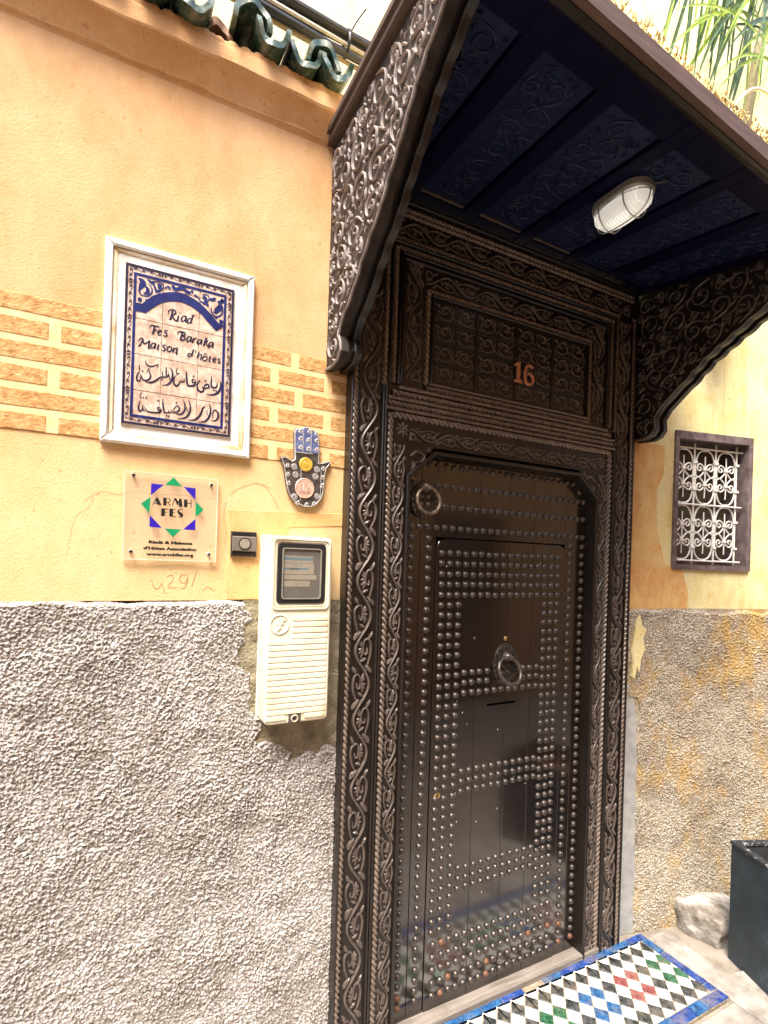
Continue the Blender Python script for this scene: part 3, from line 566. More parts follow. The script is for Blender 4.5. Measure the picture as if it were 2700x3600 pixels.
half_tile(.236, 3.070, .046, True, -.030, .22, .016, .10, lw, M['terracotta'], .95)
q = MB(WALL(0))
for i in range(150):
    a = -2.2+i*.0189; q.dome((a, 3.052+rnd.uniform(-.003, .004)), rnd.uniform(.016, .024), rnd.uniform(.004, .008), .046, 9, 3)
q.build('tile_bedding', M['plaster'], lw, 80)
b = MB(WALL(0)); b.box(-2.4, .625, 3.0, 3.075, -.26, .030); b.build('coping_core', M['terracotta'], lw)
# ---------------------------------------------------------------- right wall, turned 13 degrees towards the alley
PH = R(13); CP, SP = math.cos(PH), math.sin(PH); RX0 = 2.125
def RW(u, v, n): return (RX0+u*CP-n*SP, -u*SP-n*CP, v)
rw = thing('corner_house_wall', 'rough yellow plastered wall with a stained roughcast base and a barred window, right of the door', 'wall', (2.8, -.15, FZ))
b = MB(RW)
for a in ((-.12, .205, 1.40, 7), (.652, 3.2, 1.40, 7), (.205, .652, 2.256, 7), (.205, .652, 1.40, 1.612)): b.box(*a, -.3, 0)
b.build('plaster_face', M['plaster_right'], rw)
b = MB(RW); b.prism([(-.06, 1.42), (.30, 1.425), (.305, 1.50), (.27, 1.60), (.17, 1.63), (.12, 1.78), (.11, 1.97), (.145, 2.05), (.15, 2.18), (-.06, 2.19)], -.01, .004, .002); b.build('orange_plaster_patch', M['plaster_orange'], rw)
x = np.arange(-.085, .90, st); X, Zz = np.meshgrid(x, z := np.arange(FZ, 1.428, st))
h = .0095+roughcast(len(x), len(z), st)
h *= np.clip((1.415+.01*np.interp(x, np.arange(-.1, 1.4, .05), rng.standard_normal(30))[None]-Zz)/.015+.3, 0, 1)
h = np.where((X < .046+.006*gnoise(X.shape, 8)) & (Zz < 1.02), .004, h)
h = np.maximum(h, .002)
link('roughcast_dado', grid_mesh('roughcast_dado', RX0+X*CP-h*SP, -X*SP-h*CP, Zz, M['rough_right']), rw)
b = MB(RW); L_ = [(.050, FZ), (.048, .1), (.051, .2), (.045, .35), (.047, .5), (.040, .62), (.043, .75), (.034, .85), (.030, .95), (.016, 1.02), (-.01, 1.08), (-.085, 1.1), (-.085, FZ)]
b.prism(L_, 0, .0095, .003); b.build('cement_strip', M['cement_pale'], rw)
b = MB(RW); b.prism([(-.01, 1.12), (.012, 1.10), (.022, 1.16), (.035, 1.13), (.045, 1.20), (.066, 1.24), (.052, 1.29), (.070, 1.33), (.046, 1.35), (.03, 1.40), (.012, 1.37), (.004, 1.30), (-.012, 1.24), (.0, 1.18)], .004, .0165, .004); b.build('whitewash_splash', M['plaster_right'], rw)
b = MB(RW); b.box(.89, 3.2, FZ, 1.42, -.2, .012); b.build('roughcast_dado', M['rough_right'], rw)
# window: wooden frame set in the opening, iron grille, dark pane behind
win = MB(RW); fr = [(.202, .660, 1.608, 2.258)]
x0, x1, z0, z1 = .202, .656, 1.610, 2.257
win.box(x0, x0+.020, z0, z1, -.13, .012); win.box(x1-.026, x1, z0, z1, -.13, .012)
win.box(x0+.0205, x1-.0265, z1-.036, z1, -.13, .013); win.box(x0+.0205, x1-.0265, z0, z0+.024, -.13, .013)
wnd = win.build('window', M['frame_purple'], rw)
b = MB(RW); b.box(x0+.02, x1-.026, z0+.024, z1-.036, -.128, -.12); b.build('pane', M['pane'], wnd)
gx0, gx1, gz0, gz1 = .224, .600, 1.655, 2.190; n_ = -.03
cols = [gx0+(gx1-gx0)*i/3 for i in range(4)]
for cx in cols:
    b = MB(RW); b.tube([(cx, z0+.03, n_), (cx, z1-.04, n_)], .0044, 8); b.build('grille_bar', M['grille'], wnd)
for cz in (gz0, (gz0+gz1)/2, gz1):
    b = MB(RW); b.tube([(gx0-.012, cz, n_+.009), (x1-.03, cz-.002, n_+.009)], .0042, 8); b.build('grille_bar', M['grille'], wnd)
for ci in range(3):
    for ri in range(2):
        b = MB(RW); a, c = cols[ci]+.006, cols[ci+1]-.006; cw = (c-a)/2; cx = (a+c)/2
        lo = gz0+.006 if ri == 0 else (gz0+gz1)/2+.006; hi = (gz0+gz1)/2-.006 if ri == 0 else gz1-.006; cy = (lo+hi)/2; hh = (hi-lo)/2
        T = lambda p: b.tube([(cx+q[0]*cw, cy+q[1]*hh, n_) for q in p], .0036, 6, 4)
        for s in (1, -1):
            T([(-.97, s*.06), (-.99, s*.35), (-.93, s*.62), (-.70, s*.87), (-.35, s*.98), (0, s*1.0), (.35, s*.98), (.70, s*.87), (.93, s*.62), (.99, s*.35), (.97, s*.06)])
            T([(-.97, s*.06), (-.62, s*.0), (-.2, s*.16), (-.04, s*.30)]); T([(.97, s*.06), (.62, s*.0), (.2, s*.16), (.04, s*.30)])
            for g in (1, -1): T([(g*.05, s*.28), (g*.22, s*.42), (g*.55, s*.50), (g*.78, s*.42), (g*.76, s*.28), (g*.52, s*.24), (g*.42, s*.33), (g*.56, s*.38)])
            b.box(cx-.012, cx+.012, cy+s*hh*.29-.004, cy+s*hh*.29+.004, n_-.006, n_+.007)
            b.box(cx-.010, cx+.010, cy+s*hh-.004, cy+s*hh+.004, n_-.006, n_+.008)
        b.tube([(cx, cy-hh*.78, n_), (cx, cy-hh*.4, n_+.001), (cx, cy+hh*.4, n_+.001), (cx, cy+hh*.78, n_)], .0030, 6)
        b.build('grille_scroll', M['grille'], wnd)
b = MB(RW)
for cx in cols:
    for q in (.24, .72, 1.28, 1.76):
        cz = gz0+(gz1-gz0)*q/2; b.box(cx-.011, cx+.011, cz-.0055, cz+.0055, n_-.007, n_+.008)
b.build('grille_collar', M['grille'], wnd)
# ---------------------------------------------------------------- wall rising behind the coping, and the far side of the alley
b = MB(WALL(.45)); b.box(-4, 2.3, 2.6, 7, -.3, 0)
o = b.build('upper_house_wall', M['plaster_rear']); o['label'] = 'cream upper wall set back behind the green roof tiles'; o['category'] = 'wall'
ow = thing('opposite_house', 'ochre house wall with a dark doorway on the far side of the alley', 'house', (2, -3.4, FZ))
b = MB(); b.box(-6, 3.2, -3.8, -3.4, FZ, 5.2); b.box(4.3, 12, -3.8, -3.4, FZ, 5.2); b.box(3.2, 4.3, -3.8, -3.4, 2.2, 5.2); b.build('wall', M['plaster_opposite'], ow)
b = MB(); b.box(3.2, 4.3, -3.8, -3.6, FZ, 2.2); b.build('door', M['wood'], ow)
# ---------------------------------------------------------------- carved door frame (front of the boards at y = -.042)
F0 = -.040; WF = WALL(F0); BT = FZ
fr = thing('door_frame', 'dark carved cedar door frame with vine scrolls and rope mouldings under the canopy', 'door frame', (1.356, -.03, FZ))
CX = 1.356; mir = lambda x: 2*CX-x
XL, XR = .677, 2.052
def fpart(name, fn, m, ang=40, T=WF):
    b = MB(T); fn(b); return b.build(name, m, fr, ang)
ZT = 2.815
fpart('side_post', lambda b: b.prism([(XL, BT), (.893, BT), (.893, 2.005), (XL, 2.005)], -.06, 0), M['wood'])
fpart('side_post', lambda b: b.prism([(mir(.893), BT), (XR, BT), (XR, 2.005), (mir(.893), 2.005)], -.06, 0), M['wood'])
fpart('header_board', lambda b: b.prism([(XL, 2.006), (XR, 2.006), (XR, ZT), (XL, ZT)], -.06, 0), M['wood'])
for f in (lambda x: x, mir):
    fpart('corner_bracket', lambda b: b.prism([(f(.8935), 1.905), (f(.8935), 2.0055), (f(1.0), 2.0055)], -.045, 0), M['wood'])
    q = MB(WF); q.stroke([(f(.905), 1.965, .006), (f(.93), 1.985, .009), (f(.962), 1.972, .008), (f(.945), 1.95, .006), (f(.918), 1.945, .003)], .008, .006, 0, 4)
    leaf(q, (f(.917), 1.93), .02, R(60), .005, 0, .006); leaf(q, (f(.975), 1.993), .016, R(10), .005, 0, .006); q.build('carved_vine', M['lit_carve'], fr)
# opening edge moulding, chamfered at the two top corners
def edge(b):
    pts = [(.890, BT), (.890, 1.9), (1.0, 1.994), (mir(1.0), 1.994), (mir(.89), 1.9), (mir(.89), BT)]
    off = [(.904, BT), (.904, 1.894), (1.005, 1.981), (mir(1.005), 1.981), (mir(.904), 1.894), (mir(.904), BT)]
    for i in range(5): b.prism([pts[i], pts[i+1], off[i+1], off[i]], -.05, .012, .003)
fpart('edge_moulding', edge, M['wood'])
def fil(b, *boxes, n=.012, bev=.003):
    for q in boxes: b.box(*q, -.001, n, bev)
for f in (lambda x: x, mir):
    sb = lambda a, c: (min(f(a), f(c)), max(f(a), f(c)))
    fpart('edge_fillet', lambda b: fil(b, (*sb(.677, .684), BT, ZT-.12), n=.010), M['wood'])
    fpart('fillet', lambda b: fil(b, (*sb(.6995, .7035), BT, 2.69), n=.008, bev=.0015), M['wood'])
    fpart('fillet', lambda b: fil(b, (*sb(.789, .7965), BT, 2.19), (*sb(.7985, .8075), BT, 2.19), n=.013), M['wood'])
    fpart('fillet', lambda b: fil(b, (*sb(.8095, .8125), BT, 2.1), n=.008, bev=.001), M['wood'])
    for x_, zt, rr in ((.6915, 2.70, .0112), (.8225, 2.10, .0122)):
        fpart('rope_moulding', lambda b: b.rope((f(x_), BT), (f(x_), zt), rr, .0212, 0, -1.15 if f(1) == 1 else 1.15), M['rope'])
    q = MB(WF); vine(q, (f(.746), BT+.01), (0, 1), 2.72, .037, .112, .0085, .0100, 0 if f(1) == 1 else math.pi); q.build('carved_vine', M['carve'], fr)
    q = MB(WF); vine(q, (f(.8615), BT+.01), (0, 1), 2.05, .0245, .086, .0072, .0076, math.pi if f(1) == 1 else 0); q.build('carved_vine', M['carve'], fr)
    # upper part: two ropes, fillet, vine round the number panel
    for x_, z0_, z1_ in ((.797, 2.185, 2.695), (.829, 2.20, 2.66), (.958, 2.215, 2.545)):
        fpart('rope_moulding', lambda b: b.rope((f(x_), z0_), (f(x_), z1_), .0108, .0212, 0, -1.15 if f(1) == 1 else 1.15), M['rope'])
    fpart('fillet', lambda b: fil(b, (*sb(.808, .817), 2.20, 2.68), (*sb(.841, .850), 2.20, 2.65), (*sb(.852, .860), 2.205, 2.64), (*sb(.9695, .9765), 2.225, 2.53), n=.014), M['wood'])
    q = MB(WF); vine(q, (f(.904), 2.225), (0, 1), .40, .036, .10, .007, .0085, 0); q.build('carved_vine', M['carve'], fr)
def hrope(x0, x1, z, r=.0112, sl=1.0, m='rope'):
    fpart('rope_moulding', lambda b: b.rope((x0, z), (x1, z), r, .0212, 0, sl), M[m])
def hfil(x0, x1, z0, z1, n=.014, m='wood'):
    fpart('fillet', lambda b: fil(b, (x0, x1, z0, z1), n=n), M[m])
hrope(.70, mir(.70), 2.793, .0085); hrope(.70, mir(.70), 2.776, .0078); hfil(.69, mir(.69), 2.803, 2.815, .022)
hrope(.793, mir(.793), 2.690, .0108); hrope(.826, mir(.826), 2.658, .0115); hfil(.806, mir(.806), 2.670, 2.679); hfil(.841, mir(.841), 2.637, 2.646); hfil(.852, mir(.852), 2.622, 2.634, .010)
hrope(.955, mir(.955), 2.5425, .0105); hfil(.968, mir(.968), 2.524, 2.532)
hrope(.955, mir(.955), 2.2065, .0112, 1.0, 'rope'); hfil(.968, mir(.968), 2.2185, 2.2265, .014, 'lit_carve'); hfil(.85, mir(.85), 2.184, 2.195, .016, 'lit_carve')
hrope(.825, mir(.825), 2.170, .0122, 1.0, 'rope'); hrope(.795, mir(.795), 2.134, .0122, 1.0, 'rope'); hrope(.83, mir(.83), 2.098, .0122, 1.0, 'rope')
hfil(.808, mir(.808), 2.146, 2.157, .016, 'lit_carve'); hfil(.80, mir(.80), 2.111, 2.121, .016, 'lit_carve')
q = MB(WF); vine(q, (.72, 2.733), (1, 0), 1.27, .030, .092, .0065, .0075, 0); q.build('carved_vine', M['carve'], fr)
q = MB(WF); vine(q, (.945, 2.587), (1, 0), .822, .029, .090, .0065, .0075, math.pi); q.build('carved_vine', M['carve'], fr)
q = MB(WF); vine(q, (.90, 2.041), (1, 0), .912, .0245, .082, .006, .0066, 0); q.build('carved_vine', M['lit_carve'], fr)
q = MB(WF)
for f in (lambda x: x, mir):
    for c in ((.872, 2.052), (.905, 2.600)):
        for k in range(8):
            a = k*math.pi/4; q.stroke([(f(c[0]), c[1], .004), (f(c[0])+.014*math.cos(a), c[1]+.014*math.sin(a), .010), (f(c[0])+.026*math.cos(a), c[1]+.026*math.sin(a), .003)], .01, .007, 0, 3)
        q.dome((f(c[0]), c[1]), .006, .009)
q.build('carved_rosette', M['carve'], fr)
# the number panel: 16 carved squares, one shared mesh, between double fillets
px0, px1, pz0, pz1 = .980, mir(.980), 2.229, 2.521
cw, chh = (px1-px0)/4, (pz1-pz0)/4
sq = MB(WALL(0)); hw, hh = cw/2-.006, chh/2-.008
sq.box(-hw, hw, -hh, hh, -.012, .003, .001)
for s in (-1, 1):
    sq.stroke([(0, -hh*.8, .003), (s*hw*.14, -hh*.2, .006), (s*hw*.30, hh*.55, .0065), (s*hw*.52, hh*.75, .006), (s*hw*.68, hh*.3, .0055), (s*hw*.55, -.1*hh, .005), (s*hw*.40, .15*hh, .004)], .0065, .006, .003, 4)
    sq.stroke([(s*hw*.14, -hh*.25, .003), (s*hw*.34, -hh*.75, .006), (s*hw*.62, -hh*.85, .006), (s*hw*.86, -hh*.45, .0055), (s*hw*.82, hh*.1, .005), (s*hw*.70, -.2*hh, .003)], .0065, .006, .003, 4)
    sq.stroke([(s*hw*.72, hh*.5, .003), (s*hw*.84, hh*.75, .007), (s*hw*.97, hh*.9, .002)], .0065, .0055, .003, 3)
    sq.stroke([(s*hw*.05, hh*.9, .002), (s*hw*.12, hh*.6, .007), (s*hw*.06, hh*.1, .002)], .0065, .0055, .003, 3)
for s in (-1, 1):
    leaf(sq, (s*hw*.62, hh*.18), hh*.42, R(90 if s > 0 else 90), .006, .003, .006); leaf(sq, (s*hw*.20, -hh*.62), hh*.36, R(-20 if s > 0 else 200), .006, .003, .0055)
    sq.stroke([(s*hw*.30, hh*.5, .002), (s*hw*.22, hh*.85, .007), (s*hw*.40, hh*.97, .002)], .0065, .0055, .003, 3); sq.stroke([(s*hw*.9, -hh*.5, .002), (s*hw*.97, -hh*.8, .007), (s*hw*.7, -hh*.98, .002)], .0065, .0055, .003, 3)
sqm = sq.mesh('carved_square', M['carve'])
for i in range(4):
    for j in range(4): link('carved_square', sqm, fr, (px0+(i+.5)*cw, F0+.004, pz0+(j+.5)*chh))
fpart('panel_divider', lambda b: [b.box(px0+i*cw-.0035, px0+i*cw+.0035, pz0, pz1, 0, .0045, .001) for i in (1, 2, 3)], M['wood'])
fpart('panel_divider', lambda b: [b.box(px0+i*cw+.0045, px0+(i+1)*cw-.0045, pz0+j*chh+e-.0018, pz0+j*chh+e+.0018, 0, .0050, .001) for j in (1, 2, 3) for e in (-.0035, .0035) for i in range(4)], M['wood'])
b = MB(WALL(-.006)); b.box(.80, mir(.80), FZ, -.022, -.05, .046, .004); b.build('door_sill', M['sill'], fr)
# copper number
hn = thing('house_number', 'copper number 16 fixed on the carved panel above the door', 'number', (1.39, F0-.01, 2.30))
b = MB(WALL(F0-.009)); b.prism([(1.343, 2.300), (1.380, 2.300), (1.380, 2.308), (1.369, 2.311), (1.369, 2.378), (1.358, 2.378), (1.340, 2.366), (1.340, 2.359), (1.354, 2.363), (1.354, 2.311), (1.343, 2.308)], 0, .007, .0015); b.build('numeral', M['copper'], hn)
b = MB(WALL(F0-.009)); b.stroke([(1.436, 2.368, .009), (1.424, 2.376, .010), (1.404, 2.368, .013), (1.397, 2.335, .014), (1.402, 2.310, .013), (1.418, 2.302, .011), (1.434, 2.310, .012), (1.438, 2.326, .013), (1.430, 2.340, .012), (1.415, 2.344, .010), (1.401, 2.334, .009)], .012, .006, .0, 5); b.build('numeral', M['copper'], hn)
# ---------------------------------------------------------------- the big leaf with the wicket cut into it
studm = MB(WALL(0)); studm.dome((0, 0), .0125, .0114, .0, 12, 4)
stud_me = studm.mesh('stud', M['stud'], 80); rust_me = stud_me.copy(); rust_me.materials.clear(); rust_me.materials.append(M['rust'])
def add_stud(x, z, y, parent, rusty=False):
    return link('stud', rust_me if rusty else stud_me, parent, (x+rnd.uniform(-.0014, .0014), y, z+rnd.uniform(-.0014, .0014)))
dr = thing('door', 'big dark studded outer door leaf with an iron ring at its upper left', 'door', (1.356, .02, FZ))
def plank(poly, parent, y0=0): b = MB(WALL(y0)); b.prism(poly, -.04, 0, .0012); b.build('plank', M['door'], parent)
DB = -.026
plank([(.895, DB), (.9785, DB), (.9785, 2.0), (.895, 2.0)], dr); plank([(.980, DB), (1.0475, DB), (1.0475, 2.0), (.980, 2.0)], dr)
plank([(1.690, DB), (1.752, DB), (1.752, 2.0), (1.690, 2.0)], dr); plank([(1.7535, DB), (1.82, DB), (1.82, 2.0), (1.7535, 2.0)], dr)
for a, c in zip((1.049, 1.242, 1.389, 1.514), (1.2405, 1.3875, 1.5125, 1.6885)): plank([(a, 1.697), (c, 1.697), (c, 2.0), (a, 2.0)], dr)
b = MB(WALL(0)); b.box(.86, 1.86, DB, 2.06, -.075, -.0405); b.build('back_board', M['black'], dr)
def row(n, x0, x1, z, y, parent, skip=lambda x: False):
    for i in range(n):
        x_ = x0+(x1-x0)*i/(n-1)
        if not skip(x_): add_stud(x_, z, y, parent)
row(22, .975, 1.725, 1.955, 0, dr); row(25, .940, 1.789, 1.882, 0, dr, lambda x: .955 < x < 1.02); row(25, .940, 1.789, 1.808, 0, dr, lambda x: x < 1.06); row(25, .940, 1.789, 1.731, 0, dr)
for x_ in (.953, 1.762): add_stud(x_, 1.920, 0, dr)
for x_ in (.941, 1.014, 1.717, 1.787):
    for i in range(46):
        z_ = 1.692-.0369*i
        if z_ > .0: add_stud(x_, z_, 0, dr, z_ < .12 and rnd.random() < .3)
def ring_knocker(parent, c, r, plate_r, y0, m, tilt, thick=.0075):
    T = WALL(y0); b = MB(T); k = 26
    b.prism([(c[0]+plate_r[0]*(1+.045*(i % 2))*math.cos(2*math.pi*i/(2*k)), c[1]+plate_r[2]+plate_r[1]*(1+.045*(i % 2))*math.sin(2*math.pi*i/(2*k))) for i in range(2*k)], 0, .0035, .0012)
    pl = b.build('knocker_plate', M['iron'], parent)
    b = MB(T)
    for i in range(18):
        a = 2*math.pi*i/18; b.dome((c[0]+plate_r[0]*.9*math.cos(a), c[1]+plate_r[2]+plate_r[1]*.9*math.sin(a)), .0042, .003, .0035, 6, 2)
    b.dome((c[0], c[1]+r*1.02), .019, .028, .003, 14, 4); b.box(c[0]-.009, c[0]+.009, c[1]+r*.82, c[1]+r*1.1, .02, .042, .003)
    for dx, dz in ((-.014, -.012), (.014, -.010), (-.013, .016), (.015, .018)): b.dome((c[0]+dx, c[1]-.0+dz), .0085, .008, .003, 8, 2)
    b.build('knocker_boss', m, pl)
    b = MB(T); b.torus(c, r, thick, .030, 40, 10, Matrix.Rotation(R(tilt), 3, 'X'), .12); b.build('knocker_ring', m, parent)
M['iron_tan'] = mat('handled iron ring', (.10, .07, .05), (.22, .16, .11), 60, .42, 140, .0012, .6, metal=.5, c3=(.34, .26, .19))
ring_knocker(dr, (.990, 1.822), .047, (.056, .066, .004), -.002, M['iron_tan'], -8, .0062)
wk = thing('wicket_door', 'small studded wicket door set into the big door, with a ring knocker and letter slot', 'door', (1.37, .01, FZ))
WY = -.003; wb = DB
for i, (a, c) in enumerate(zip((1.0505, 1.242, 1.389, 1.514), (1.2405, 1.3875, 1.5125, 1.6870))):
    p = [(a, wb), (c, wb), (c, 1.6925), (a, 1.6925)]
    if i == 0: p = [(a, wb), (c, wb), (c, 1.6925), (a+.03, 1.6925), (a+.009, 1.684), (a, 1.664)]
    if i == 3: p = [(a, wb), (c, wb), (c, 1.664), (c-.009, 1.684), (c-.03, 1.6925), (a, 1.6925)]
    plank(p, wk, WY)
b = MB(WALL(0)); b.box(1.0478, 1.0502, DB, 1.696, -.03, -.004); b.box(1.6873, 1.6897, DB, 1.696, -.03, -.004); b.box(1.05, 1.688, 1.6935, 1.6965, -.03, -.004); b.build('shadow_gap', M['black'], wk)
sl = []
for z_ in (1.640, 1.602, 1.563, 1.525, 1.487): sl += [(1.073+(1.645-1.073)*i/16, z_, 0) for i in range(17)]
for i in range(33):
    z_ = 1.450-.0372*i
    for x_ in (1.076, 1.113, 1.152, 1.577, 1.612, 1.646):
        if abs(x_-1.082) < .01 and abs(z_-.757) < .012: continue
        if z_ > .24: sl.append((x_, z_, 0))
for zz_ in ((1.196, 1.160, 1.121), (.829, .792, .755), (.466, .428, .392)):
    for z_ in zz_: sl += [(1.188+(1.545-1.188)*i/10, z_, 0) for i in range(11) if not (zz_[0] == 1.196 and 1.325 < 1.188+(1.545-1.188)*i/10 < 1.44 and z_ > 1.13)]
for z_ in (.212, .166, .119, .072, .026): sl += [(1.086+(1.650-1.086)*i/16, z_, .10) for i in range(17)]
sl = [(a, z_, rnd.random() < q) for a, z_, q in sl]
sl.sort(key=lambda p: p[0]**2+1.6**2+(p[1]-1.6)**2)
for a, z_, q in sl[:300]: add_stud(a, z_, WY, wk, q)
for flag, m in ((False, 'stud'), (True, 'rust')):
    b = MB(WALL(WY))
    for a, z_, q in sl[300:]:
        if q == flag: b.dome((a+rnd.uniform(-.0014, .0014), z_+rnd.uniform(-.0014, .0014)), .0130, .0118, 0, 12, 4)
    if b.v: b.build('stud_field', M[m], wk, 80, kind='stuff')
b = MB(WALL(WY))
for i in range(26):
    x_, z_ = rnd.uniform(1.09, 1.66), rnd.uniform(.15, 1.66); b.prism([(x_+rnd.uniform(.0008, .002)*math.cos(a), z_+rnd.uniform(.001, .0045)*math.sin(a)) for a in (0, 1, 2.1, 3.1, 4.2, 5.2)], 0, .0004)
b.build('paint_fleck', M['white'], wk, kind='stuff')
ring_knocker(wk, (1.383, 1.196), .052, (.060, .078, .022), WY, M['stud'], -22, .0072)
b = MB(WALL(WY)); b.disc((1.381, 1.318), .008, 0, .004, 16, .001); b.build('peephole', M['brass'], wk)
b = MB(WALL(WY)); b.disc((1.083, .757), .013, 0, .003, 18, .001); lk = b.build('lock', M['brass'], wk)
b = MB(WALL(WY)); b.disc((1.083, .760), .0035, .003, .0036, 10); b.box(1.0815, 1.0845, .750, .759, .003, .0036); b.build('keyhole', M['black'], lk)
b = MB(WALL(WY)); b.box(1.300, 1.440, 1.062, 1.070, 0, .0010); b.build('letter_slot', M['black'], wk)
# ---------------------------------------------------------------- canopy (its front edge sags towards the right)
def sag(x, y): return -.10*(x-.70)*min(1, max(0, -y/.79))
def CAN(f): return lambda u, v, n: (lambda p: (p[0], p[1], p[2]+sag(p[0], p[1])))(f(u, v, n))
cp = thing('door_canopy', 'dark carved wooden canopy with a blue black coffered underside over the door', 'canopy', (1.35, 0, 2.2))
ZC = 2.83
CE = CAN(lambda u, v, n: (u, -v, ZC-n))
def cpart(name, fn, m, T=CE, ang=40, **k): b = MB(T); fn(b); return b.build(name, m, cp, ang, **k)
cpart('ceiling_board', lambda b: [b.box(.632+i*.05, .682+i*.05-.0008, -.0, .78, -.045, -.030) for i in range(30)], M['navy'])
pans = [(.632, .812), (.879, 1.060), (1.120, 1.317), (1.369, 1.566), (1.619, 1.802), (1.860, 2.042)]
edges = [.612]+[(a[1]+c[0])/2 for a, c in zip(pans[:-1], pans[1:])]+[2.07]
for i in range(7):
    a = pans[i-1][1] if i else .633; c = pans[i][0] if i < 6 else 2.075
    cpart('ceiling_beam', lambda b: b.box(a, c, .02, .76, -.03, 0, .003), M['navy'])
cpart('ceiling_rail', lambda b: [b.box(p[0]+.0005, p[1]-.0005, .02, .088, -.03, -.0005, .003) for p in pans], M['navy'])
cpart('ceiling_rail', lambda b: [b.box(p[0]+.0005, p[1]-.0005, .655, .76, -.03, -.0005, .003) for p in pans], M['navy'])
for p in pans:
    cpart('panel_moulding', lambda b: b.box(p[0]+.004, p[1]-.004, .0895, .100, -.029, -.006, .003), M['weathered'] if p[0] < 1.5 else M['navy_carve'])
    def cf(b):
        b.box(p[0]+.003, p[1]-.003, .101, .654, -.029, -.011, .003)
        carve_fill(b, lambda x, y: p[0]+.012 < x < p[1]-.012 and .11 < y < .645, (p[0], p[1], .1, .65), .034, .009, .007, -.011, .0075, 900)
    cpart('carved_panel', cf, M['navy_carve'])
prL = [(0, 2.209), (.060, 2.205), (.105, 2.211), (.128, 2.234), (.122, 2.262), (.107, 2.285), (.118, 2.305), (.145, 2.337), (.209, 2.381), (.258, 2.434), (.310, 2.480), (.366, 2.522), (.405, 2.569), (.454, 2.618), (.499, 2.668), (.535, 2.712), (.580, 2.748), (.647, 2.797), (.700, 2.835), (.755, 2.870)]
prR = [(0, 2.178), (.08, 2.172), (.114, 2.182), (.134, 2.208), (.130, 2.254), (.155, 2.290), (.243, 2.362), (.338, 2.442), (.440, 2.500), (.560, 2.566), (.66, 2.625), (.755, 2.69)]
def scallop(pr, k0=6, amp=.006, per=.060):
    out = list(pr[:k0]); s = pr[k0:]
    for (a, b_), (c, e) in zip(s[:-1], s[1:]):
        L = math.hypot(c-a, e-b_); n = max(1, round(L/per)); tx, ty = (c-a)/L, (e-b_)/L
        for i in range(n):
            for q in (0, .12, .35, .6, .85):
                o = amp*math.sin(math.pi*min(1, max(0, (q-.06)/.94)))*(1 if q else 0); t = (i+q)*L/n
                out.append((a+tx*t+ty*o, b_+ty*t-tx*o))
    out.append(pr[-1]); return out
def bracket(xf, pr, ztop, m_board, m_relief, inner_x, m_inner, wt, k0, flip, sagx):
    T = lambda u, v, n: (xf-n, -u, v)
    sc = scallop(pr, k0); poly = sc+[(.755, ztop(.755)), (0, ztop(0))]
    # outer (or visible) board with its carving
    b = MB(T); b.prism(poly, -.024, 0, .002); bo = b.build('bracket_board', m_board, cp)
    f = in_poly([(p[0]-(.010 if p[0] > .01 else -.008), p[1]+.012) for p in pr]+[(.745, ztop(.755)-.01), (.008, ztop(0)-.015)])
    b = MB(T); carve_fill(b, f, (0, .755, 2.18, 2.93), .044, .0080, .0072, 0, wt, 5200)
    for i in range(260):
        c_ = (rnd.uniform(0, .755), rnd.uniform(2.18, 2.93)); a_ = rnd.gauss(.8, .5); L_ = rnd.uniform(.016, .034)
        e_ = (c_[0]+L_*math.cos(a_), c_[1]+L_*math.sin(a_)); m_ = (c_[0]+L_*.5*math.cos(a_+.5), c_[1]+L_*.5*math.sin(a_+.5))
        if f(*c_) and f(*e_) and f(*m_): b.stroke([(*c_, wt*.25), (*m_, wt*rnd.uniform(.5, 1)), (*e_, wt*.2)], wt, .0075, 0, 3)
    b.stroke([(p[0]-.006, p[1]+.004) for p in sc], .008, .006, 0, 1); b.build('carved_scrollwork', m_relief, bo)
    return T, poly
T_, poly = bracket(.605, prL, lambda u: 2.925, M['bracket_board'], M['highlight_carve'], 0, None, .0068, 7, False, 0)
ins = [(max(0, p[0]-.016), p[1]+.012) for p in scallop(prL, 7, .0)]
b = MB(lambda u, v, n: (.605-n, -u, v)); b.prism(ins+[(.755, 2.91), (0, 2.91)], -.046, -.0245); b.build('bracket_core', M['wood'], cp)
b = MB(lambda u, v, n: (.605-n, -u, v)); b.prism(scallop(prL, 7)+[(.755, 2.90), (0, 2.90)], -.068, -.0465, .002); b.build('bracket_board', M['wood'], cp)
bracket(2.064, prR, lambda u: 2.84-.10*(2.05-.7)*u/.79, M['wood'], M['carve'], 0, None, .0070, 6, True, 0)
insR = [(max(0, p[0]-.016), p[1]+.012) for p in scallop(prR, 6, .0)]
XB = 2.064
b = MB(lambda u, v, n: (XB-n, -u, v)); b.prism(insR+[(.755, 2.72), (0, 2.83)], -.050, -.0245); b.build('bracket_core', M['wood'], cp)
b = MB(lambda u, v, n: (XB-n, -u, v)); b.prism(scallop(prR, 6)+[(.755, 2.72), (0, 2.83)], -.075, -.0505, .002); b.build('bracket_board', M['wood'], cp)
TOP = CAN(lambda u, v, n: (u, v, n))
for i in range(26): cpart('roof_board', lambda b: b.box(.612+i*.06, .671+i*.06, -.752, -.002, 2.880, 2.905), M['weathered'], TOP)
cpart('fascia_board', lambda b: b.box(.60, 2.18, -.797, -.777, 2.815, 2.861, .003), M['fascia'], TOP)
cpart('fascia_lip', lambda b: b.box(.612, 2.17, -.7765, -.7525, 2.812, 2.845, .003), M['wood'], TOP)
cpart('side_trim', lambda b: (b.box(.584, .6095, -.80, .02, 2.926, 2.948, .003), b.box(.575, .6095, -.80, .03, 2.9485, 2.968, .003)), M['weathered'], TOP)
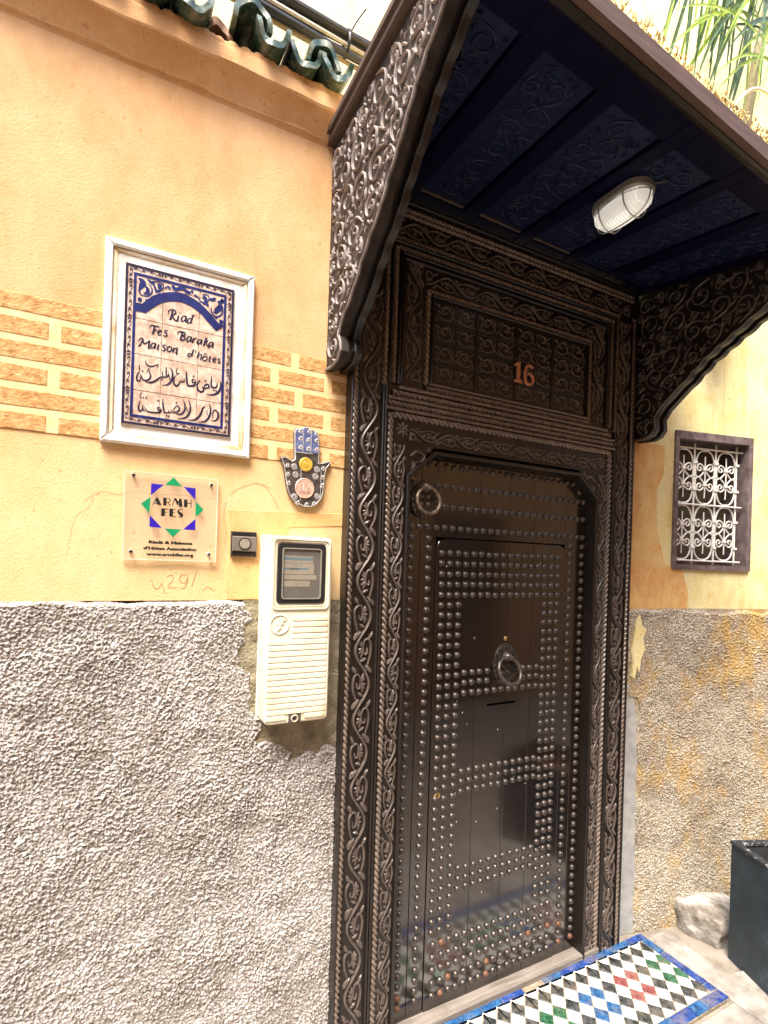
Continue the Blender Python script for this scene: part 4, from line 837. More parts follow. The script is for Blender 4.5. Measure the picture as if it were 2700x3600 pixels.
def fringe(b):
    for i in range(3200):
        x = rnd.uniform(.60, 2.17); y = rnd.uniform(-.80, -.70); z = 2.866+.012*abs(math.sin(x*31))+rnd.uniform(-.006, .018)
        a = rnd.uniform(0, 6.28); L = rnd.uniform(.004, .010); e = rnd.uniform(.2, 1.3); w = rnd.uniform(.0015, .0045)
        dx, dy, dz = L*math.cos(a)*math.cos(e), L*math.sin(a)*math.cos(e), L*math.sin(e)
        px, py = -math.sin(a)*w, math.cos(a)*w
        b.add([(x-px, y-py, z-.004), (x+px, y+py, z-.004), (x+dx+px*.5, y+dy+py*.5, z+dz), (x+dx-px*.5, y+dy-py*.5, z+dz), (x, y, z+w*1.5)], [(0, 1, 2, 3), (0, 4, 3), (1, 4, 2)])
    for i in range(110):
        x = .60+1.57*i/109; b.dome((x, -.765+rnd.uniform(-.012, .01)), rnd.uniform(.014, .024), rnd.uniform(.014, .030), 2.860, 7, 2)
cpart('straw_fringe', fringe, M['straw'], TOP, 60, kind='stuff')
cpart('earth_covering', lambda b: [b.box(.615+i*.06, .675+i*.06, -.748, -.003, 2.9055, 2.925) for i in range(26)], M['straw'], TOP)
# ---------------------------------------------------------------- bulkhead lamp on the ceiling
lc = (1.425, .445); zl = ZC+sag(1.425, -.445)
lp = thing('bulkhead_lamp', 'oval bulkhead lamp with ribbed glass and wire cage under the canopy', 'lamp', (lc[0], -lc[1], zl))
LT = lambda u, v, n: (lc[0]+u, -lc[1]-v, zl-n)
def oval(b, n0, n1, a, c, rib=0, seg=36, rings=6, p=2.4):
    vs = []; fs = []
    for i in range(rings+1):
        t = i/rings; k = (1-t**p)**(1/p) if t < 1 else .02
        for j in range(seg):
            q = 2*math.pi*j/seg; co, si = math.cos(q), math.sin(q)
            e = 2/2.6; x = a*k*abs(co)**e*(1 if co > 0 else -1); y = c*(.35+.65*k if t < 1 else .35)*abs(si)**e*(1 if si > 0 else -1)
            rr = 1+rib*math.cos(q*36/2) if rib else 1
            vs.append((x*rr, y*rr, n0+(n1-n0)*t))
    for i in range(rings):
        for j in range(seg): fs.append((i*seg+j, i*seg+(j+1) % seg, (i+1)*seg+(j+1) % seg, (i+1)*seg+j))
    fs.append(tuple(rings*seg+j for j in range(seg))); b.add(vs, fs)
b = MB(LT); b.prism(rounded(-.058, .058, -.100, .100, .055, 8), 0, .022, .004); b.build('lamp_base', M['lamp_grey'], lp)
b = MB(LT); oval(b, .022, .078, .050, .092); gl = b.build('lamp_glass', M['lamp_glass'], lp, 80)
b = MB(LT)
for k in range(-8, 9):
    y = k*.0098; s = math.sqrt(max(0, 1-(y/.098)**2))
    b.tube([(-.050*s**.6, y, .026), (-.042*s**.6, y, .052), (-.02, y, .026+.051*s**.8), (.02, y, .026+.051*s**.8), (.042*s**.6, y, .052), (.050*s**.6, y, .026)], .0022, 5, 3)
b.build('glass_rib', M['lamp_glass'], gl)
b = MB(LT)
b.tube([(.056*math.cos(t), .098*math.sin(t), .030) for t in np.linspace(0, 6.28, 25)], .0022, 6, 2)
b.tube([(0, -.100, .024), (0, -.09, .062), (0, -.05, .083), (0, .05, .083), (0, .09, .062), (0, .100, .024)], .0022, 6)
for y in (-.045, .045): b.tube([(-.057, y, .024), (-.05, y, .058), (-.02, y, .083), (.02, y, .083), (.05, y, .058), (.057, y, .024)], .0022, 6)
b.build('wire_cage', M['steel'], lp)
b = MB(LT); b.tube([(.01, .098, .012), (.02, .125, .02), (.035, .13, .012), (.03, .118, .003)], .003, 6); b.build('lamp_wire', M['cable_black'], lp)
# ---------------------------------------------------------------- tiled sign
sg = thing('ceramic_sign', 'white framed ceramic tile sign with blue arch and Arabic lettering, on the ochre wall', 'sign', (.167, 0, 1.9))
def ringframe(b, x0, x1, z0, z1, w, n0, n1, bev):
    A = [(x0, z0), (x1, z0), (x1, z1), (x0, z1)]; B = [(x0+w, z0+w), (x1-w, z0+w), (x1-w, z1-w), (x0+w, z1-w)]
    for i in range(4): j = (i+1) % 4; b.prism([A[i], A[j], B[j], B[i]], n0, n1, bev)
b = MB(WALL(0)); ringframe(b, -.029, .365, 1.899, 2.439, .018, -.01, .020, .004); b.build('frame', M['white'], sg)
b = MB(WALL(0)); ringframe(b, -.0108, .3468, 1.9172, 2.4208, .0135, -.01, .0125, .004); b.build('inner_frame', M['cream_frame'], sg)
b = MB(WALL(0)); b.prism([(.0030, 1.931), (.333, 1.931), (.333, 2.407), (.0030, 2.407)], -.01, .0085, .001); b.build('backing', M['white'], sg)
tx = [.0183, .115, .2117, .3084]; tz = [1.9505, 2.047, 2.1445, 2.2412, 2.338, 2.3868]
for i in range(3):
    for j in range(5):
        b = MB(WALL(0)); b.prism([(tx[i]+.0006, tz[j]+.0006), (tx[i+1]-.0006, tz[j]+.0006), (tx[i+1]-.0006, tz[j+1]-.0006), (tx[i]+.0006, tz[j+1]-.0006)], .008, .0135+rnd.uniform(0, .0004), .0008); b.build('tile', M['clay'], sg)
SY = -.0140
def sring(b, x0, x1, z0, z1, w): ringframe(b, x0, x1, z0, z1, w, 0, .0007, 0)
b = MB(WALL(SY)); sring(b, .0205, .3060, 1.9530, 2.3845, .0062); b.build('border_line', M['ink'], sg)
b = MB(WALL(SY)); sring(b, .0405, .2848, 1.9735, 2.3640, .0070); b.build('border_line', M['blue'], sg)
b = MB(WALL(SY))
def vineline(b, a, c, n):
    L = math.hypot(c[0]-a[0], c[1]-a[1]); tx_, tz_ = (c[0]-a[0])/L, (c[1]-a[1])/L; nx_, nz_ = -tz_, tx_
    g = lambda s, o, w: (a[0]+tx_*s+nx_*o, a[1]+tz_*s+nz_*o, w)
    pts = [g(L*i/(n*4), .0038*math.sin(i*math.pi/2), .0017) for i in range(n*4+1)]
    b.stroke(pts, 0, .0006, 0, 3, True)
    for i in range(n*2):
        s = L*(i+.5)/(n*2); o = 1 if i % 2 else -1
        b.stroke([g(s-.001, o*.0035, .0012), g(s+.004, -o*.001, .0030), g(s+.0075, -o*.0045, .0008)], 0, .0006, 0, 2, True)
        b.stroke([g(s+.002, 0, .0010), g(s+.0055, o*.0018, .0022), g(s+.008, o*.0045, .0006)], 0, .0006, 0, 2, True)
for k in range(5):
    for x_ in (.0335, .2945): vineline(b, (x_, tz[k]+.006 if k else 1.966), (x_, tz[k+1]-.006 if k < 4 else 2.372), 2 if k < 4 else 1)
for k in range(3):
    for z_ in (1.9665, 2.3735): vineline(b, (max(tx[k]+.005, .03), z_), (min(tx[k+1]-.005, .297), z_), 2)
for k in range(1, 5):
    for x_ in (.0335, .2945):
        for e in (-.004, .004): b.box(x_-.0045, x_+.0045, tz[k]+e-.0018, tz[k]+e+.0018, 0, .0006)
for k in (1, 2):
    for z_ in (1.9665, 2.3735):
        for e in (-.004, .004): b.box(tx[k]+e-.0018, tx[k]+e+.0018, z_-.0045, z_+.0045, 0, .0006)
b.build('border_vine', M['ink'], sg)
A = [(p[0]*1e-4, p[1]*1e-4) for p in SIGN_ARCH[0]]; n_ = len(A)//2
b = MB(WALL(SY-.0004))
for i in range(n_-1):
    j = len(A)-1-i; b.prism([A[i], A[i+1], A[j-1], A[j]], 0, .0006)
b.build('arch_band', M['blue'], sg)
def sdata(name, data, m): 
    b = MB(WALL(SY))
    wm = 1.12 if name == 'letter' else 1.12
    for k, s_ in enumerate(data): b.stroke([(p[0]*1e-4, p[1]*1e-4, p[2]*1e-4*wm) for p in s_], 0, .0006+.00002*(k % 9), 0, 5, True)
    b.build(name, m, sg)
sdata('arch_scroll', SIGN_SCROLL, M['blue']); sdata('arabic_lettering', SIGN_ARABIC, M['ink']); [sdata('letter', SIGN_LATIN[i0:i1], M['ink']) for i0, i1 in ((0, 3), (3, 5), (5, 6), (6, 9), (9, 12), (12, 13), (13, 14), (14, 16), (16, 17), (17, 18), (18, 19), (19, 22), (22, 23), (23, 26), (26, 27), (27, 29), (29, 30), (30, 31), (31, 33), (33, 35), (35, 36), (36, 38), (38, 40), (40, 42), (42, 43), (43, 44))]
# ---------------------------------------------------------------- acrylic plaque
ac = thing('acrylic_plaque', 'clear square plaque with a blue and green star below the tiled sign', 'sign', (.157, 0, 1.587))
AY = -.0085
b = MB(WALL(AY)); b.prism([(.034, 1.588), (.276, 1.587), (.277, 1.826), (.033, 1.825)], 0, .0045); b.build('plate', M['acrylic'], ac)
b = MB(WALL(AY)); ringframe(b, .0325, .2775, 1.5865, 1.8265, .0012, 0, .0046, 0); b.build('polished_edge', M['acrylic_edge'], ac)
for x_, z_ in ((.0547, 1.816), (.2587, 1.808), (.0536, 1.6084), (.2574, 1.6073)):
    b = MB(WALL(0)); b.disc((x_, z_), .0036, 0, .0165, 12); b.disc((x_, z_), .0056, .0131, .0150, 16, .0008); sc_ = b.build('screw', M['steel'], ac)
    b = MB(WALL(0)); b.disc((x_, z_), .0030, .0150, .0168, 10); b.build('screw_hole', M['black'], sc_)
PY = AY-.0048
for data, m in ((STAR_BLUE, 'star_blue'), (STAR_GREEN, 'star_green')):
    for t_ in data:
        b = MB(WALL(PY)); b.prism([(p[0]*1e-4, p[1]*1e-4) for p in t_], 0, .0004); b.build('star_point', M[m], ac)
b = MB(WALL(PY))
for t_ in PLQ_POLY: b.prism([(p[0]*1e-4, p[1]*1e-4) for p in t_], 0, .0004)
for s_ in PLQ_STROKE: b.stroke([(p[0]*1e-4, p[1]*1e-4, p[2]*1e-4) for p in s_], 0, .0003, 0, 5, True)
b.build('lettering', M['blk'], ac)
for txt, x0_, x1_, z_, sz in (('Riads & Maisons', .0968, .2113, 1.6371, .0113), ('d\u2019H\u00f4tes Association', .0844, .2232, 1.6200, .0113), ('www.armhfes.org', .0924, .2156, 1.6035, .0113)):
    me = text_mesh(txt, sz, M['blk'], .00075, 1); xs_ = [v.co.x for v in me.vertices]; k_ = (x1_-x0_)/(max(xs_)-min(xs_))
    me.transform(Matrix.Diagonal((k_, 1, 1, 1))); me.transform(Matrix.Rotation(R(90), 4, 'X')); me.transform(Matrix.Translation(((x0_+x1_)/2, PY-.0004, z_-.0045)))
    link('lettering', me, ac)
# ---------------------------------------------------------------- hand shaped charm
hm = thing('hand_charm', 'tin hand charm with a gold sun and a copper disc, hung beside the door frame', 'wall charm', (.55, 0, 1.77))
HP = [(p[0]*1e-4, p[1]*1e-4) for p in HAM[0]]
b = MB(WALL(0)); b.prism(HP, .004, .0135, .002); b.build('hand_plate', M['tin'], hm)
zf = .5*(HAM_C[0][0][1]+870)*0
fz = 1.905
fp = [p for p in HP if p[1] > fz and .49 < p[0] < .605]; fp = [p for p in fp]
b = MB(WALL(-.0136)); 
top = [p for p in spline([q for q in HP if q[1] > 1.925 and .497 < q[0] < .603], 1)]
top = sorted(top, key=lambda p: p[0]); x0_, x1_ = top[0][0]+.003, top[-1][0]-.003
b.prism([(x0_+.002, 1.938)]+[(min(max(p[0], x0_+.002), x1_), p[1]-.004) for p in top if p[1] > 1.95]+[(x1_, 1.938)], 0, .001); b.build('blue_fingers', M['tin_blue'], hm)
b = MB(WALL(-.0146))
rim = [(p[0], p[1]) for p in inset(HP[::-1] if sum(HP[i][0]*HP[(i+1) % len(HP)][1]-HP[(i+1) % len(HP)][0]*HP[i][1] for i in range(len(HP))) < 0 else HP, .0028)]
b.stroke([(p[0], p[1], .0026) for p in rim], .0026, .0015, -.001, 1, closed=True)
xm = (x0_+x1_)/2; fw = (x1_-x0_)/3
for x_ in (x0_+fw, x0_+2*fw): b.box(x_-.0008, x_+.0008, 1.938, 2.008, 0, .0016)
b.box(x0_+.004, x1_-.02, 1.934, 1.9365, 0, .0015)
b.box(.526, .528, 1.785, 1.885, -.001, .0012); b.box(.593, .5945, 1.80, 1.885, -.001, .0012)
b.build('raised_rim', M['tin_hi'], hm)
for (x_, z_) in [(p[0]*1e-4, p[1]*1e-4) for p in HAM_F[0]]:
    b = MB(WALL(-.0140)); k = 8
    b.prism([(x_+.0078*(1 if i % 2 else .62)*math.cos(math.pi*i/k), z_+.0082*(1 if i % 2 else .62)*math.sin(math.pi*i/k)) for i in range(2*k)], 0, .0014, .0004); fl = b.build('flower', M['tin_hi'], hm)
    b = MB(WALL(-.0140)); b.disc((x_, z_), .0022, .0014, .0017, 10); b.build('flower_hole', M['black'], fl)
for (x_, z_) in [(p[0]*1e-4, p[1]*1e-4) for p in HAM_R[0]]:
    b = MB(WALL(-.0138)); b.torus((x_, z_), .0085, .0011, 0, 20, 6)
    for k in range(6):
        a = k*math.pi/3; b.stroke([(x_+.0015*math.cos(a), z_+.0015*math.sin(a), .001), (x_+.0045*math.cos(a), z_+.0045*math.sin(a), .0032), (x_+.007*math.cos(a), z_+.007*math.sin(a), .001)], .003, .0014, 0, 3)
    b.build('rosette', M['tin_hi'], hm)
for (x_, z_), r_, m, nm in (((HAM_C[0][0][0]*1e-4, HAM_C[0][0][1]*1e-4), .0215, 'gold', 'sun_disc'), ((HAM_C[0][1][0]*1e-4, HAM_C[0][1][1]*1e-4), .0315, 'copper_pale', 'copper_disc')):
    b = MB(WALL(-.0138)); b.prism([(x_+r_*(1+.03*(i % 2)*(nm == 'sun_disc'))*math.cos(2*math.pi*i/48), z_+r_*(1+.03*(i % 2)*(nm == 'sun_disc'))*math.sin(2*math.pi*i/48)) for i in range(48)], 0, .003, .0012)
    if nm == 'sun_disc':
        b.torus((x_, z_), r_*.8, .001, .003, 28, 6)
        for dx, dz in ((-.005, .004), (.005, .004)): b.dome((x_+dx, z_+dz), .002, .0012, .003, 7, 2)
        b.stroke([(x_, z_+.004, .001), (x_, z_-.002, .0025), (x_, z_-.004, .001)], .002, .0015, .003, 2); b.stroke([(x_-.006, z_-.007, .001), (x_, z_-.009, .0025), (x_+.006, z_-.007, .001)], .002, .0012, .003, 3)
    else:
        b.torus((x_, z_), r_*.93, .001, .003, 32, 6)
        b.box(x_-.005, x_-.000, z_-.006, z_+.018, .003, .0045, .0004); b.box(x_-.0038, x_-.0012, z_+.018, z_+.023, .003, .0042, .0004)
        b.box(x_-.016, x_+.014, z_-.009, z_-.0055, .003, .0044, .0004); b.box(x_-.02, x_+.018, z_-.014, z_-.0115, .003, .0042, .0004)
        b.stroke([(x_-.018, z_-.006, .001), (x_-.012, z_+.003, .003), (x_-.006, z_-.004, .001)], .003, .0014, .003, 4); b.stroke([(x_-.016, z_+.004, .001), (x_-.014, z_+.012, .004), (x_-.009, z_+.006, .001)], .004, .0014, .003, 4)
        b.stroke([(x_+.004, z_-.004, .001), (x_+.009, z_+.001, .003), (x_+.016, z_-.004, .001)], .003, .0014, .003, 4)
    b.build(nm, M[m], hm)
# ---------------------------------------------------------------- bell
be = thing('door_bell', 'small square black bell push beside the meter cabinet', 'bell', (.359, 0, 1.605))
b = MB(WALL(0)); b.prism([(.3200, 1.6045), (.3950, 1.6045), (.3950, 1.6785), (.3200, 1.6785)], 0, .016, .003); b.build('housing', M['bell_dark'], be)
b = MB(WALL(0)); b.prism([(.3225, 1.6200), (.3935, 1.6200), (.3935, 1.6640), (.3225, 1.6640)], .016, .021, .0025); b.build('face_plate', M['bell_mid'], be)
b = MB(WALL(0)); b.torus((.3585, 1.642), .0175, .0013, .021, 32, 6); b.build('button_ring', M['bell_dark'], be)
b = MB(WALL(0)); b.disc((.3585, 1.642), .0145, .0205, .0222, 24, .0008); b.build('button', M['bell_btn'], be)
# ---------------------------------------------------------------- meter cabinet
mb_ = thing('meter_cabinet', 'cream ribbed plastic electricity meter cabinet beside the door frame', 'meter box', (.512, 0, 1.11))
MX0, MX1, MZ0, MZ1, MY = .413, .611, 1.113, 1.668, -.093
b = MB(WALL(0)); b.prism(rounded(MX0, MX1, MZ0, MZ1, .016, 5), -.005, .090, .005); b.build('cabinet_body', M['pvc'], mb_)
b = MB(WALL(0)); ringframe(b, MX0-.004, MX1+.004, MZ0-.003, MZ1+.004, .006, 0, .016, .003); b.build('back_flange', M['pvc'], mb_)
fx = lambda x: x
def frame_round(b, x0, x1, z0, z1, r, w, n0, n1):
    A = rounded(x0, x1, z0, z1, r, 5); B = rounded(x0+w, x1-w, z0+w, z1-w, max(.003, r-w), 5); k = len(A)
    for i in range(k): j = (i+1) % k; b.prism([A[i], A[j], B[j], B[i]], n0, n1)
b = MB(WALL(0)); frame_round(b, .424, .602, 1.452, 1.662, .016, .004, .088, .0945); frame_round(b, .432, .594, 1.461, 1.655, .012, .003, .088, .0925); b.build('window_surround', M['pvc'], mb_)
b = MB(WALL(0)); frame_round(b, .4385, .588, 1.4695, 1.648, .012, .0165, .085, .0935); b.build('window_gasket', M['gasket'], mb_)
b = MB(WALL(0)); b.box(.4545, .572, 1.485, 1.632, .086, .0905); mf = b.build('meter_face', M['dial'], mb_)
for x0_, x1_, z0_, z1_, m in ((.459, .548, 1.590, 1.611, 'dial_cream'), (.459, .548, 1.598, 1.607, 'dial_blue'), (.459, .552, 1.557, 1.589, 'dial_cream'), (.459, .535, 1.570, 1.576, 'dial_blue'), (.459, .560, 1.541, 1.555, 'dial_cream'), (.459, .540, 1.520, 1.537, 'dial_cream'), (.468, .50, 1.618, 1.625, 'bell_mid')):
    b = MB(WALL(-.0905-(.0003 if m == 'dial_blue' else 0))); b.box(x0_, x1_, z0_, z1_, 0, .0004); b.build('meter_label', M[m], mf)
b = MB(WALL(-.0909))
for k in range(3): b.disc((.486+.012*k, 1.583), .0018, .0003, .0005, 8)
b.box(.476, .505, 1.571, 1.5735, .0005, .0008); b.prism([(.494, 1.5255), (.500, 1.5255), (.497, 1.531)], 0, .0003); b.build('meter_mark', M['blk'], mf)
b = MB(WALL(-.0915)); b.prism(rounded(.4550, .5715, 1.4855, 1.6315, .006, 4), 0, .0025, .001); b.build('window_pane', M['window_plastic'], mb_)
b = MB(WALL(0)); frame_round(b, .452, .5745, 1.4825, 1.6345, .009, .0035, .090, .0965); b.build('pane_rim', M['bell_btn'], mb_)
ribs = [(.489, .602, 1.4305-.0178*i-.006) for i in range(4)]
for i in range(13): ribs.append((.4175, .601, 1.3545-.0172*i))
ribs += [(.4165, .479, 1.1310), (.533, .600, 1.1310), (.4165, .479, 1.1480-.0355*0+.0), (.533, .600, 1.1480)][:2]
for x0_, x1_, zc_ in ribs:
    b = MB(WALL(-.0895)); P_ = rounded(x0_, x1_, zc_-.0072, zc_+.0072, .0068, 5); b.prism(P_, 0, .0032, .0016); b.build('rib', M['pvc'], mb_)
b = MB(WALL(-.0895)); b.torus((.4508, 1.408), .0280, .0024, .001, 40, 8)
b.prism([(.436, 1.382), (.4565, 1.398), (.4525, 1.402), (.463, 1.411), (.458, 1.415), (.4715, 1.421), (.452, 1.428), (.446, 1.420), (.454, 1.417), (.441, 1.409), (.449, 1.405)], 0, .0028, .0008); b.build('lightning_emblem', M['pvc'], mb_)
b = MB(WALL(-.0902)); b.box(.486, .524, 1.1145, 1.1440, 0, .0012); b.build('lock_recess', M['dial'], mb_)
b = MB(WALL(-.0912)); b.torus((.5045, 1.127), .0095, .0025, .002, 22, 8); b.build('lock_barrel', M['dial_cream'], mb_)
q = MB(lambda u, v, n: (MX0-n, u, v))
for i in range(10):
    z_ = 1.155+i*.0525
    for k in range(3): q.box(-.036+k*.004, -.024+k*.002, z_+k*.0085, z_+k*.0085+.0022, -.001, .0006)
q.build('vent_slit', M['dial'], mb_)
# ---------------------------------------------------------------- zellige doorstep
mo = thing('mosaic_doorstep', 'zellige tile doorstep of black and white diamonds with a blue border', 'doorstep', (1.55, -.24, FZ))
b = MB(); b.prism([(.86, -.437), (2.184, -.437), (2.184, -.046), (.86, -.046)], FZ-.05, -.0475); b.build('grout_bed', M['grout'], mo)
TZ = -.0475
def ztile(poly, m, gap=.0013):
    p = inset(poly if sum(poly[i][0]*poly[(i+1) % len(poly)][1]-poly[(i+1) % len(poly)][0]*poly[i][1] for i in range(len(poly))) > 0 else poly[::-1], gap+rnd.uniform(0, .0006))
    b = MB(); dz = rnd.uniform(-.0008, .0008); p = [(a+rnd.uniform(-.0007, .0007), c+rnd.uniform(-.0007, .0007)) for a, c in p]; b.prism(p, TZ-.004, TZ+.0035+dz, .0009); b.build('tile', M[m], mo)
def clip(poly, x0, x1, y0, y1):
    for ax, lim, sg_ in ((0, x0, 1), (0, x1, -1), (1, y0, 1), (1, y1, -1)):
        out = []
        for i in range(len(poly)):
            a, c = poly[i-1], poly[i]; ia, ic = (a[ax]-lim)*sg_ >= 0, (c[ax]-lim)*sg_ >= 0
            if ia != ic:
                t = (lim-a[ax])/(c[ax]-a[ax]); out.append((a[0]+(c[0]-a[0])*t, a[1]+(c[1]-a[1])*t))
            if ic: out.append(c)
        poly = out
        if len(poly) < 3: return None
    return poly
dx, dy = .0333, .0385; fld = (.86, 2.142, -.388, -.0815)
for j in range(-1, 9):
    for i in range(-1, 41):
        cx = 2.127-dx*i; cy = -.0815-dy*j
        if (i+j) % 2 == 0: continue
        q = clip([(cx-dx, cy), (cx, cy-dy), (cx+dx, cy), (cx, cy+dy)], *fld)
        if not q: continue
        ar_ = abs(sum(q[k][0]*q[(k+1) % len(q)][1]-q[(k+1) % len(q)][0]*q[k][1] for k in range(len(q))))/2
        if ar_ < .0002: continue
        if j % 2 == 1:
            k = (i)//2; r = (j-1)//2
            m = 'z_black'
            if r in (1, 2): m = {0: 'z_black', 1: 'z_green', 2: 'z_black', 3: 'z_red', 4: 'z_red', 5: 'z_black', 6: 'z_blue', 7: 'z_blue', 8: 'z_black'}.get(k % 9, 'z_black') if k < 9 else {0: 'z_green', 1: 'z_green', 2: 'z_black', 3: 'z_red', 4: 'z_red', 5: 'z_black'}.get((k-9) % 6, 'z_black')
            if r in (1, 2) and k in (0, 1): m = 'z_green'
        else: m = 'z_mint' if rnd.random() < .05 else 'z_white'
        ztile(q, m)
x = 2.182
while x > .90:
    L = rnd.uniform(.098, .108); a = x-L
    if not (1.505 < (a+x)/2 < 1.57): ztile([(max(a, .862), -.0815), (x, -.0815), (x, -.047), (max(a, .862), -.047)], rnd.choice(['z_blue', 'z_blue', 'z_blue2']))
    x = a
x = 2.182
while x > .90:
    L = rnd.uniform(.075, .108); a = x-L; ztile([(max(a, .862), -.436), (x, -.436), (x, -.389), (max(a, .862), -.389)], rnd.choice(['z_blue', 'z_blue2', 'z_blue2'])); x = a
y = -.0825
while y > -.385:
    a = max(y-rnd.uniform(.07, .105), -.388); ztile([(2.143, a), (2.182, a), (2.182, y), (2.143, y)], rnd.choice(['z_blue', 'z_blue2'])); y = a
# ---------------------------------------------------------------- stone, planter
def boulder(name, c, s, m, label, cat, seed):
    bm = bmesh.new(); bmesh.ops.create_cube(bm, size=1); bmesh.ops.subdivide_edges(bm, edges=bm.edges, cuts=9, use_grid_fill=True)
    g = random.Random(seed)
    from mathutils import noise as mn
    for v in bm.verts:
        p = v.co.copy(); l = max(abs(p.x), abs(p.y), abs(p.z)); q = p.normalized()*.62; p = p.lerp(q, .33)
        p += .09*mn.noise_vector(p*2.3+Vector((seed, 0, 0)))+.035*mn.noise_vector(p*7)
        v.co = Vector((p.x*s[0], p.y*s[1], p.z*s[2]))+Vector(c)
    me = bpy.data.meshes.new(name); bm.to_mesh(me); bm.free(); me.materials.append(m); me.shade_smooth(); me.set_sharp_from_angle(angle=R(50))
    return link(name, me, None, None, label, cat)
boulder('stone_block', (2.53, -.145, .0), (.26, .25, .15), M['stone'], 'chalky pale stone block on the ground between the doorstep and the planter', 'stone', 4)
pt = thing('planter', 'blue black painted planter box with brown soil at the right of the doorway', 'planter', (2.62, -.48, FZ))
pe1 = Vector((-.38, -.925)); pe2 = Vector((.925, -.38)); po = Vector((2.412, -.302)); PH_ = .435
PT = lambda u, v, n: (po.x+pe1.x*u+pe2.x*v, po.y+pe1.y*u+pe2.y*v, n)
def pbox(name, u0, u1, v0, v1, n0, n1, m, bev=.004): b = MB(PT); b.box(u0, u1, v0, v1, n0, n1, bev); b.build(name, m, pt)
pbox('side_panel', 0, .66, 0, .022, FZ+.004, PH_, M['planter']); pbox('side_panel', 0, .66, .438, .46, FZ+.004, PH_, M['planter'])
pbox('side_panel', 0, .022, .0225, .4375, FZ+.004, PH_-.001, M['planter']); pbox('side_panel', .638, .66, .0225, .4375, FZ+.004, PH_-.001, M['planter'])
b = MB(PT)
for a in ((-.004, .664, -.004, .026), (-.004, .664, .434, .464), (-.004, .026, .0265, .4335), (.634, .664, .0265, .4335)): b.box(*a, PH_+.0005, PH_+.014, .003)
b.build('rim', M['chip'], pt)
b = MB(PT); b.box(.0225, .6375, .0225, .4375, PH_-.24, PH_-.12); b.build('soil', M['soil'], pt)
# ---------------------------------------------------------------- cables over the coping
cb = thing('cable_bundle', 'bundle of black and pale cables strapped along the coping above the green tiles', 'cables', (.55, .08, 3.36))
for i in range(8):
    m = M['cable_black'] if i in (0, 1, 2, 4, 6) else (M['cable_white'] if i == 3 else M['cable_beige'] if i == 5 else M['cable_white'])
    r_ = (.016, .014, .011, .006, .010, .007, .009, .005)[i]; a = i*.8; o = .026+.007*(i % 3)
    b = MB(); b.tube([(x_, .09+o*math.cos(a+x_*1.7)*.8, 3.372-.012*(x_-.4)+o*1.25*math.sin(a+x_*1.7)+.006*math.sin(x_*5+i)) for x_ in (-1.6, -1.1, -.6, -.2, .15, .4, .6, .69, .8, 1.0, 1.3)], r_, 8, 4); b.build('cable', m, cb)
b = MB(); b.tube([(.672, .05, 3.36), (.674, .06, 3.40), (.676, .10, 3.415), (.678, .125, 3.38), (.676, .10, 3.335), (.672, .055, 3.34), (.672, .05, 3.37)], .005, 6); b.tube([(.676, .06, 3.39), (.695, .05, 3.43), (.722, .04, 3.475)], .0042, 6); b.build('cable_tie', M['cable_black'], cb)
wcab = MB(); wcab.tube([(1.60, -.62, 2.93), (1.70, -.66, 3.08), (1.80, -.67, 3.11), (1.95, -.65, 3.09), (2.3, -.6, 3.1)], .005, 8); o = wcab.build('white_cable', M['cable_white']); o['label'] = 'loose white cable looping over the canopy edge beside the palm leaves'; o['category'] = 'cable'
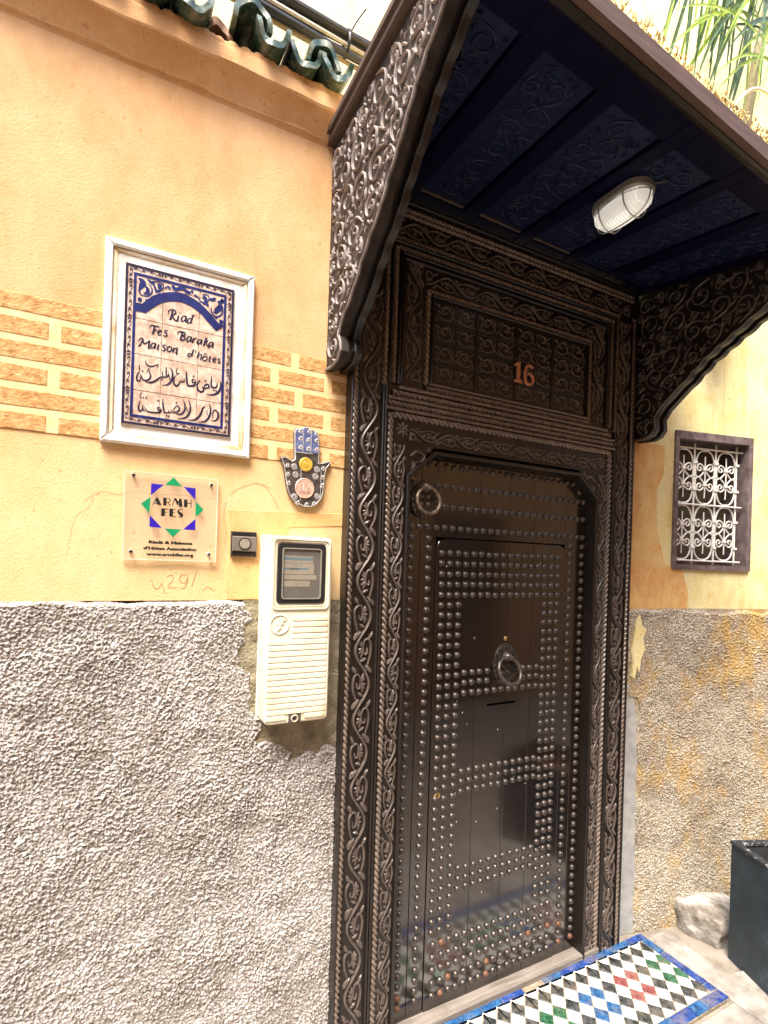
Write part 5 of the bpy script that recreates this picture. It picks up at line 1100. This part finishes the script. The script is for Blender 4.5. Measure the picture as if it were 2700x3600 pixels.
# ---------------------------------------------------------------- potted palm on the canopy, leaning over its right end
pa = thing('palm', 'potted palm with long drooping green leaves above the right end of the canopy', 'palm', (2.45, -.30, 3.0))
b = MB(); 
vs = []; fs = []
for i, (rr, zz_) in enumerate(((.07, 2.93), (.10, 3.10), (.115, 3.16), (.105, 3.165), (.09, 3.13))):
    for j in range(16): vs.append((2.42+rr*math.cos(j*math.pi/8), -.22+rr*math.sin(j*math.pi/8), zz_-.14))
for i in range(4):
    for j in range(16): fs.append((i*16+j, i*16+(j+1) % 16, (i+1)*16+(j+1) % 16, (i+1)*16+j))
fs.append(tuple(64+j for j in range(16))); fs.append(tuple(range(15, -1, -1))); b.add(vs, fs); b.build('pot', M['palm_pot'], pa)
b = MB(); b.tube([(2.42, -.22, 2.98), (2.44, -.23, 3.4), (2.50, -.26, 3.9), (2.62, -.28, 4.4), (2.7, -.29, 4.55)], .022, 8); b.build('stem', M['palm_stem'], pa)
def blade(a, c, droop, w, m, label=None):
    k = 10; a = Vector(a); c = Vector(c); side = (c-a).cross(Vector((0, 1, 0))).normalized(); vs = []; fs = []
    for i in range(k+1):
        t = i/k; p = a.lerp(c, t)+Vector((0, 0, droop*4*t*(1-t))); ww = w*(.35+1.3*t)*(1-t**3) if t < 1 else .0004
        f = Vector((0, -.35*ww, 0))
        vs += [tuple(p-side*ww+f), tuple(p), tuple(p+side*ww+f)]
    for i in range(k):
        for e in (0, 1): fs.append((i*3+e, i*3+e+1, i*3+e+4, i*3+e+3))
    b = MB(); b.add(vs, fs); b.build('leaf', m, pa, 80)
g = random.Random(11)
for i in range(66):
    u = g.random()
    if i % 2:      # bright leaves sweeping left and down from the crown
        s_ = (2.75+g.uniform(-.05, .25), -.36+g.uniform(-.05, .03), 3.95+.75*u); e_ = (2.02+.52*g.random(), -.40+g.uniform(-.05, .04), 0); e_ = (e_[0], e_[1], 3.76+.40*(1-(e_[0]-2.02)/.7)*g.random()+.35*u*g.random()); dr_ = g.uniform(.10, .20); m_ = M['leaf_light'] if g.random() < .75 else M['leaf_dark']; w_ = g.uniform(.0065, .0105)
    else:          # darker leaves hanging closer to the wall
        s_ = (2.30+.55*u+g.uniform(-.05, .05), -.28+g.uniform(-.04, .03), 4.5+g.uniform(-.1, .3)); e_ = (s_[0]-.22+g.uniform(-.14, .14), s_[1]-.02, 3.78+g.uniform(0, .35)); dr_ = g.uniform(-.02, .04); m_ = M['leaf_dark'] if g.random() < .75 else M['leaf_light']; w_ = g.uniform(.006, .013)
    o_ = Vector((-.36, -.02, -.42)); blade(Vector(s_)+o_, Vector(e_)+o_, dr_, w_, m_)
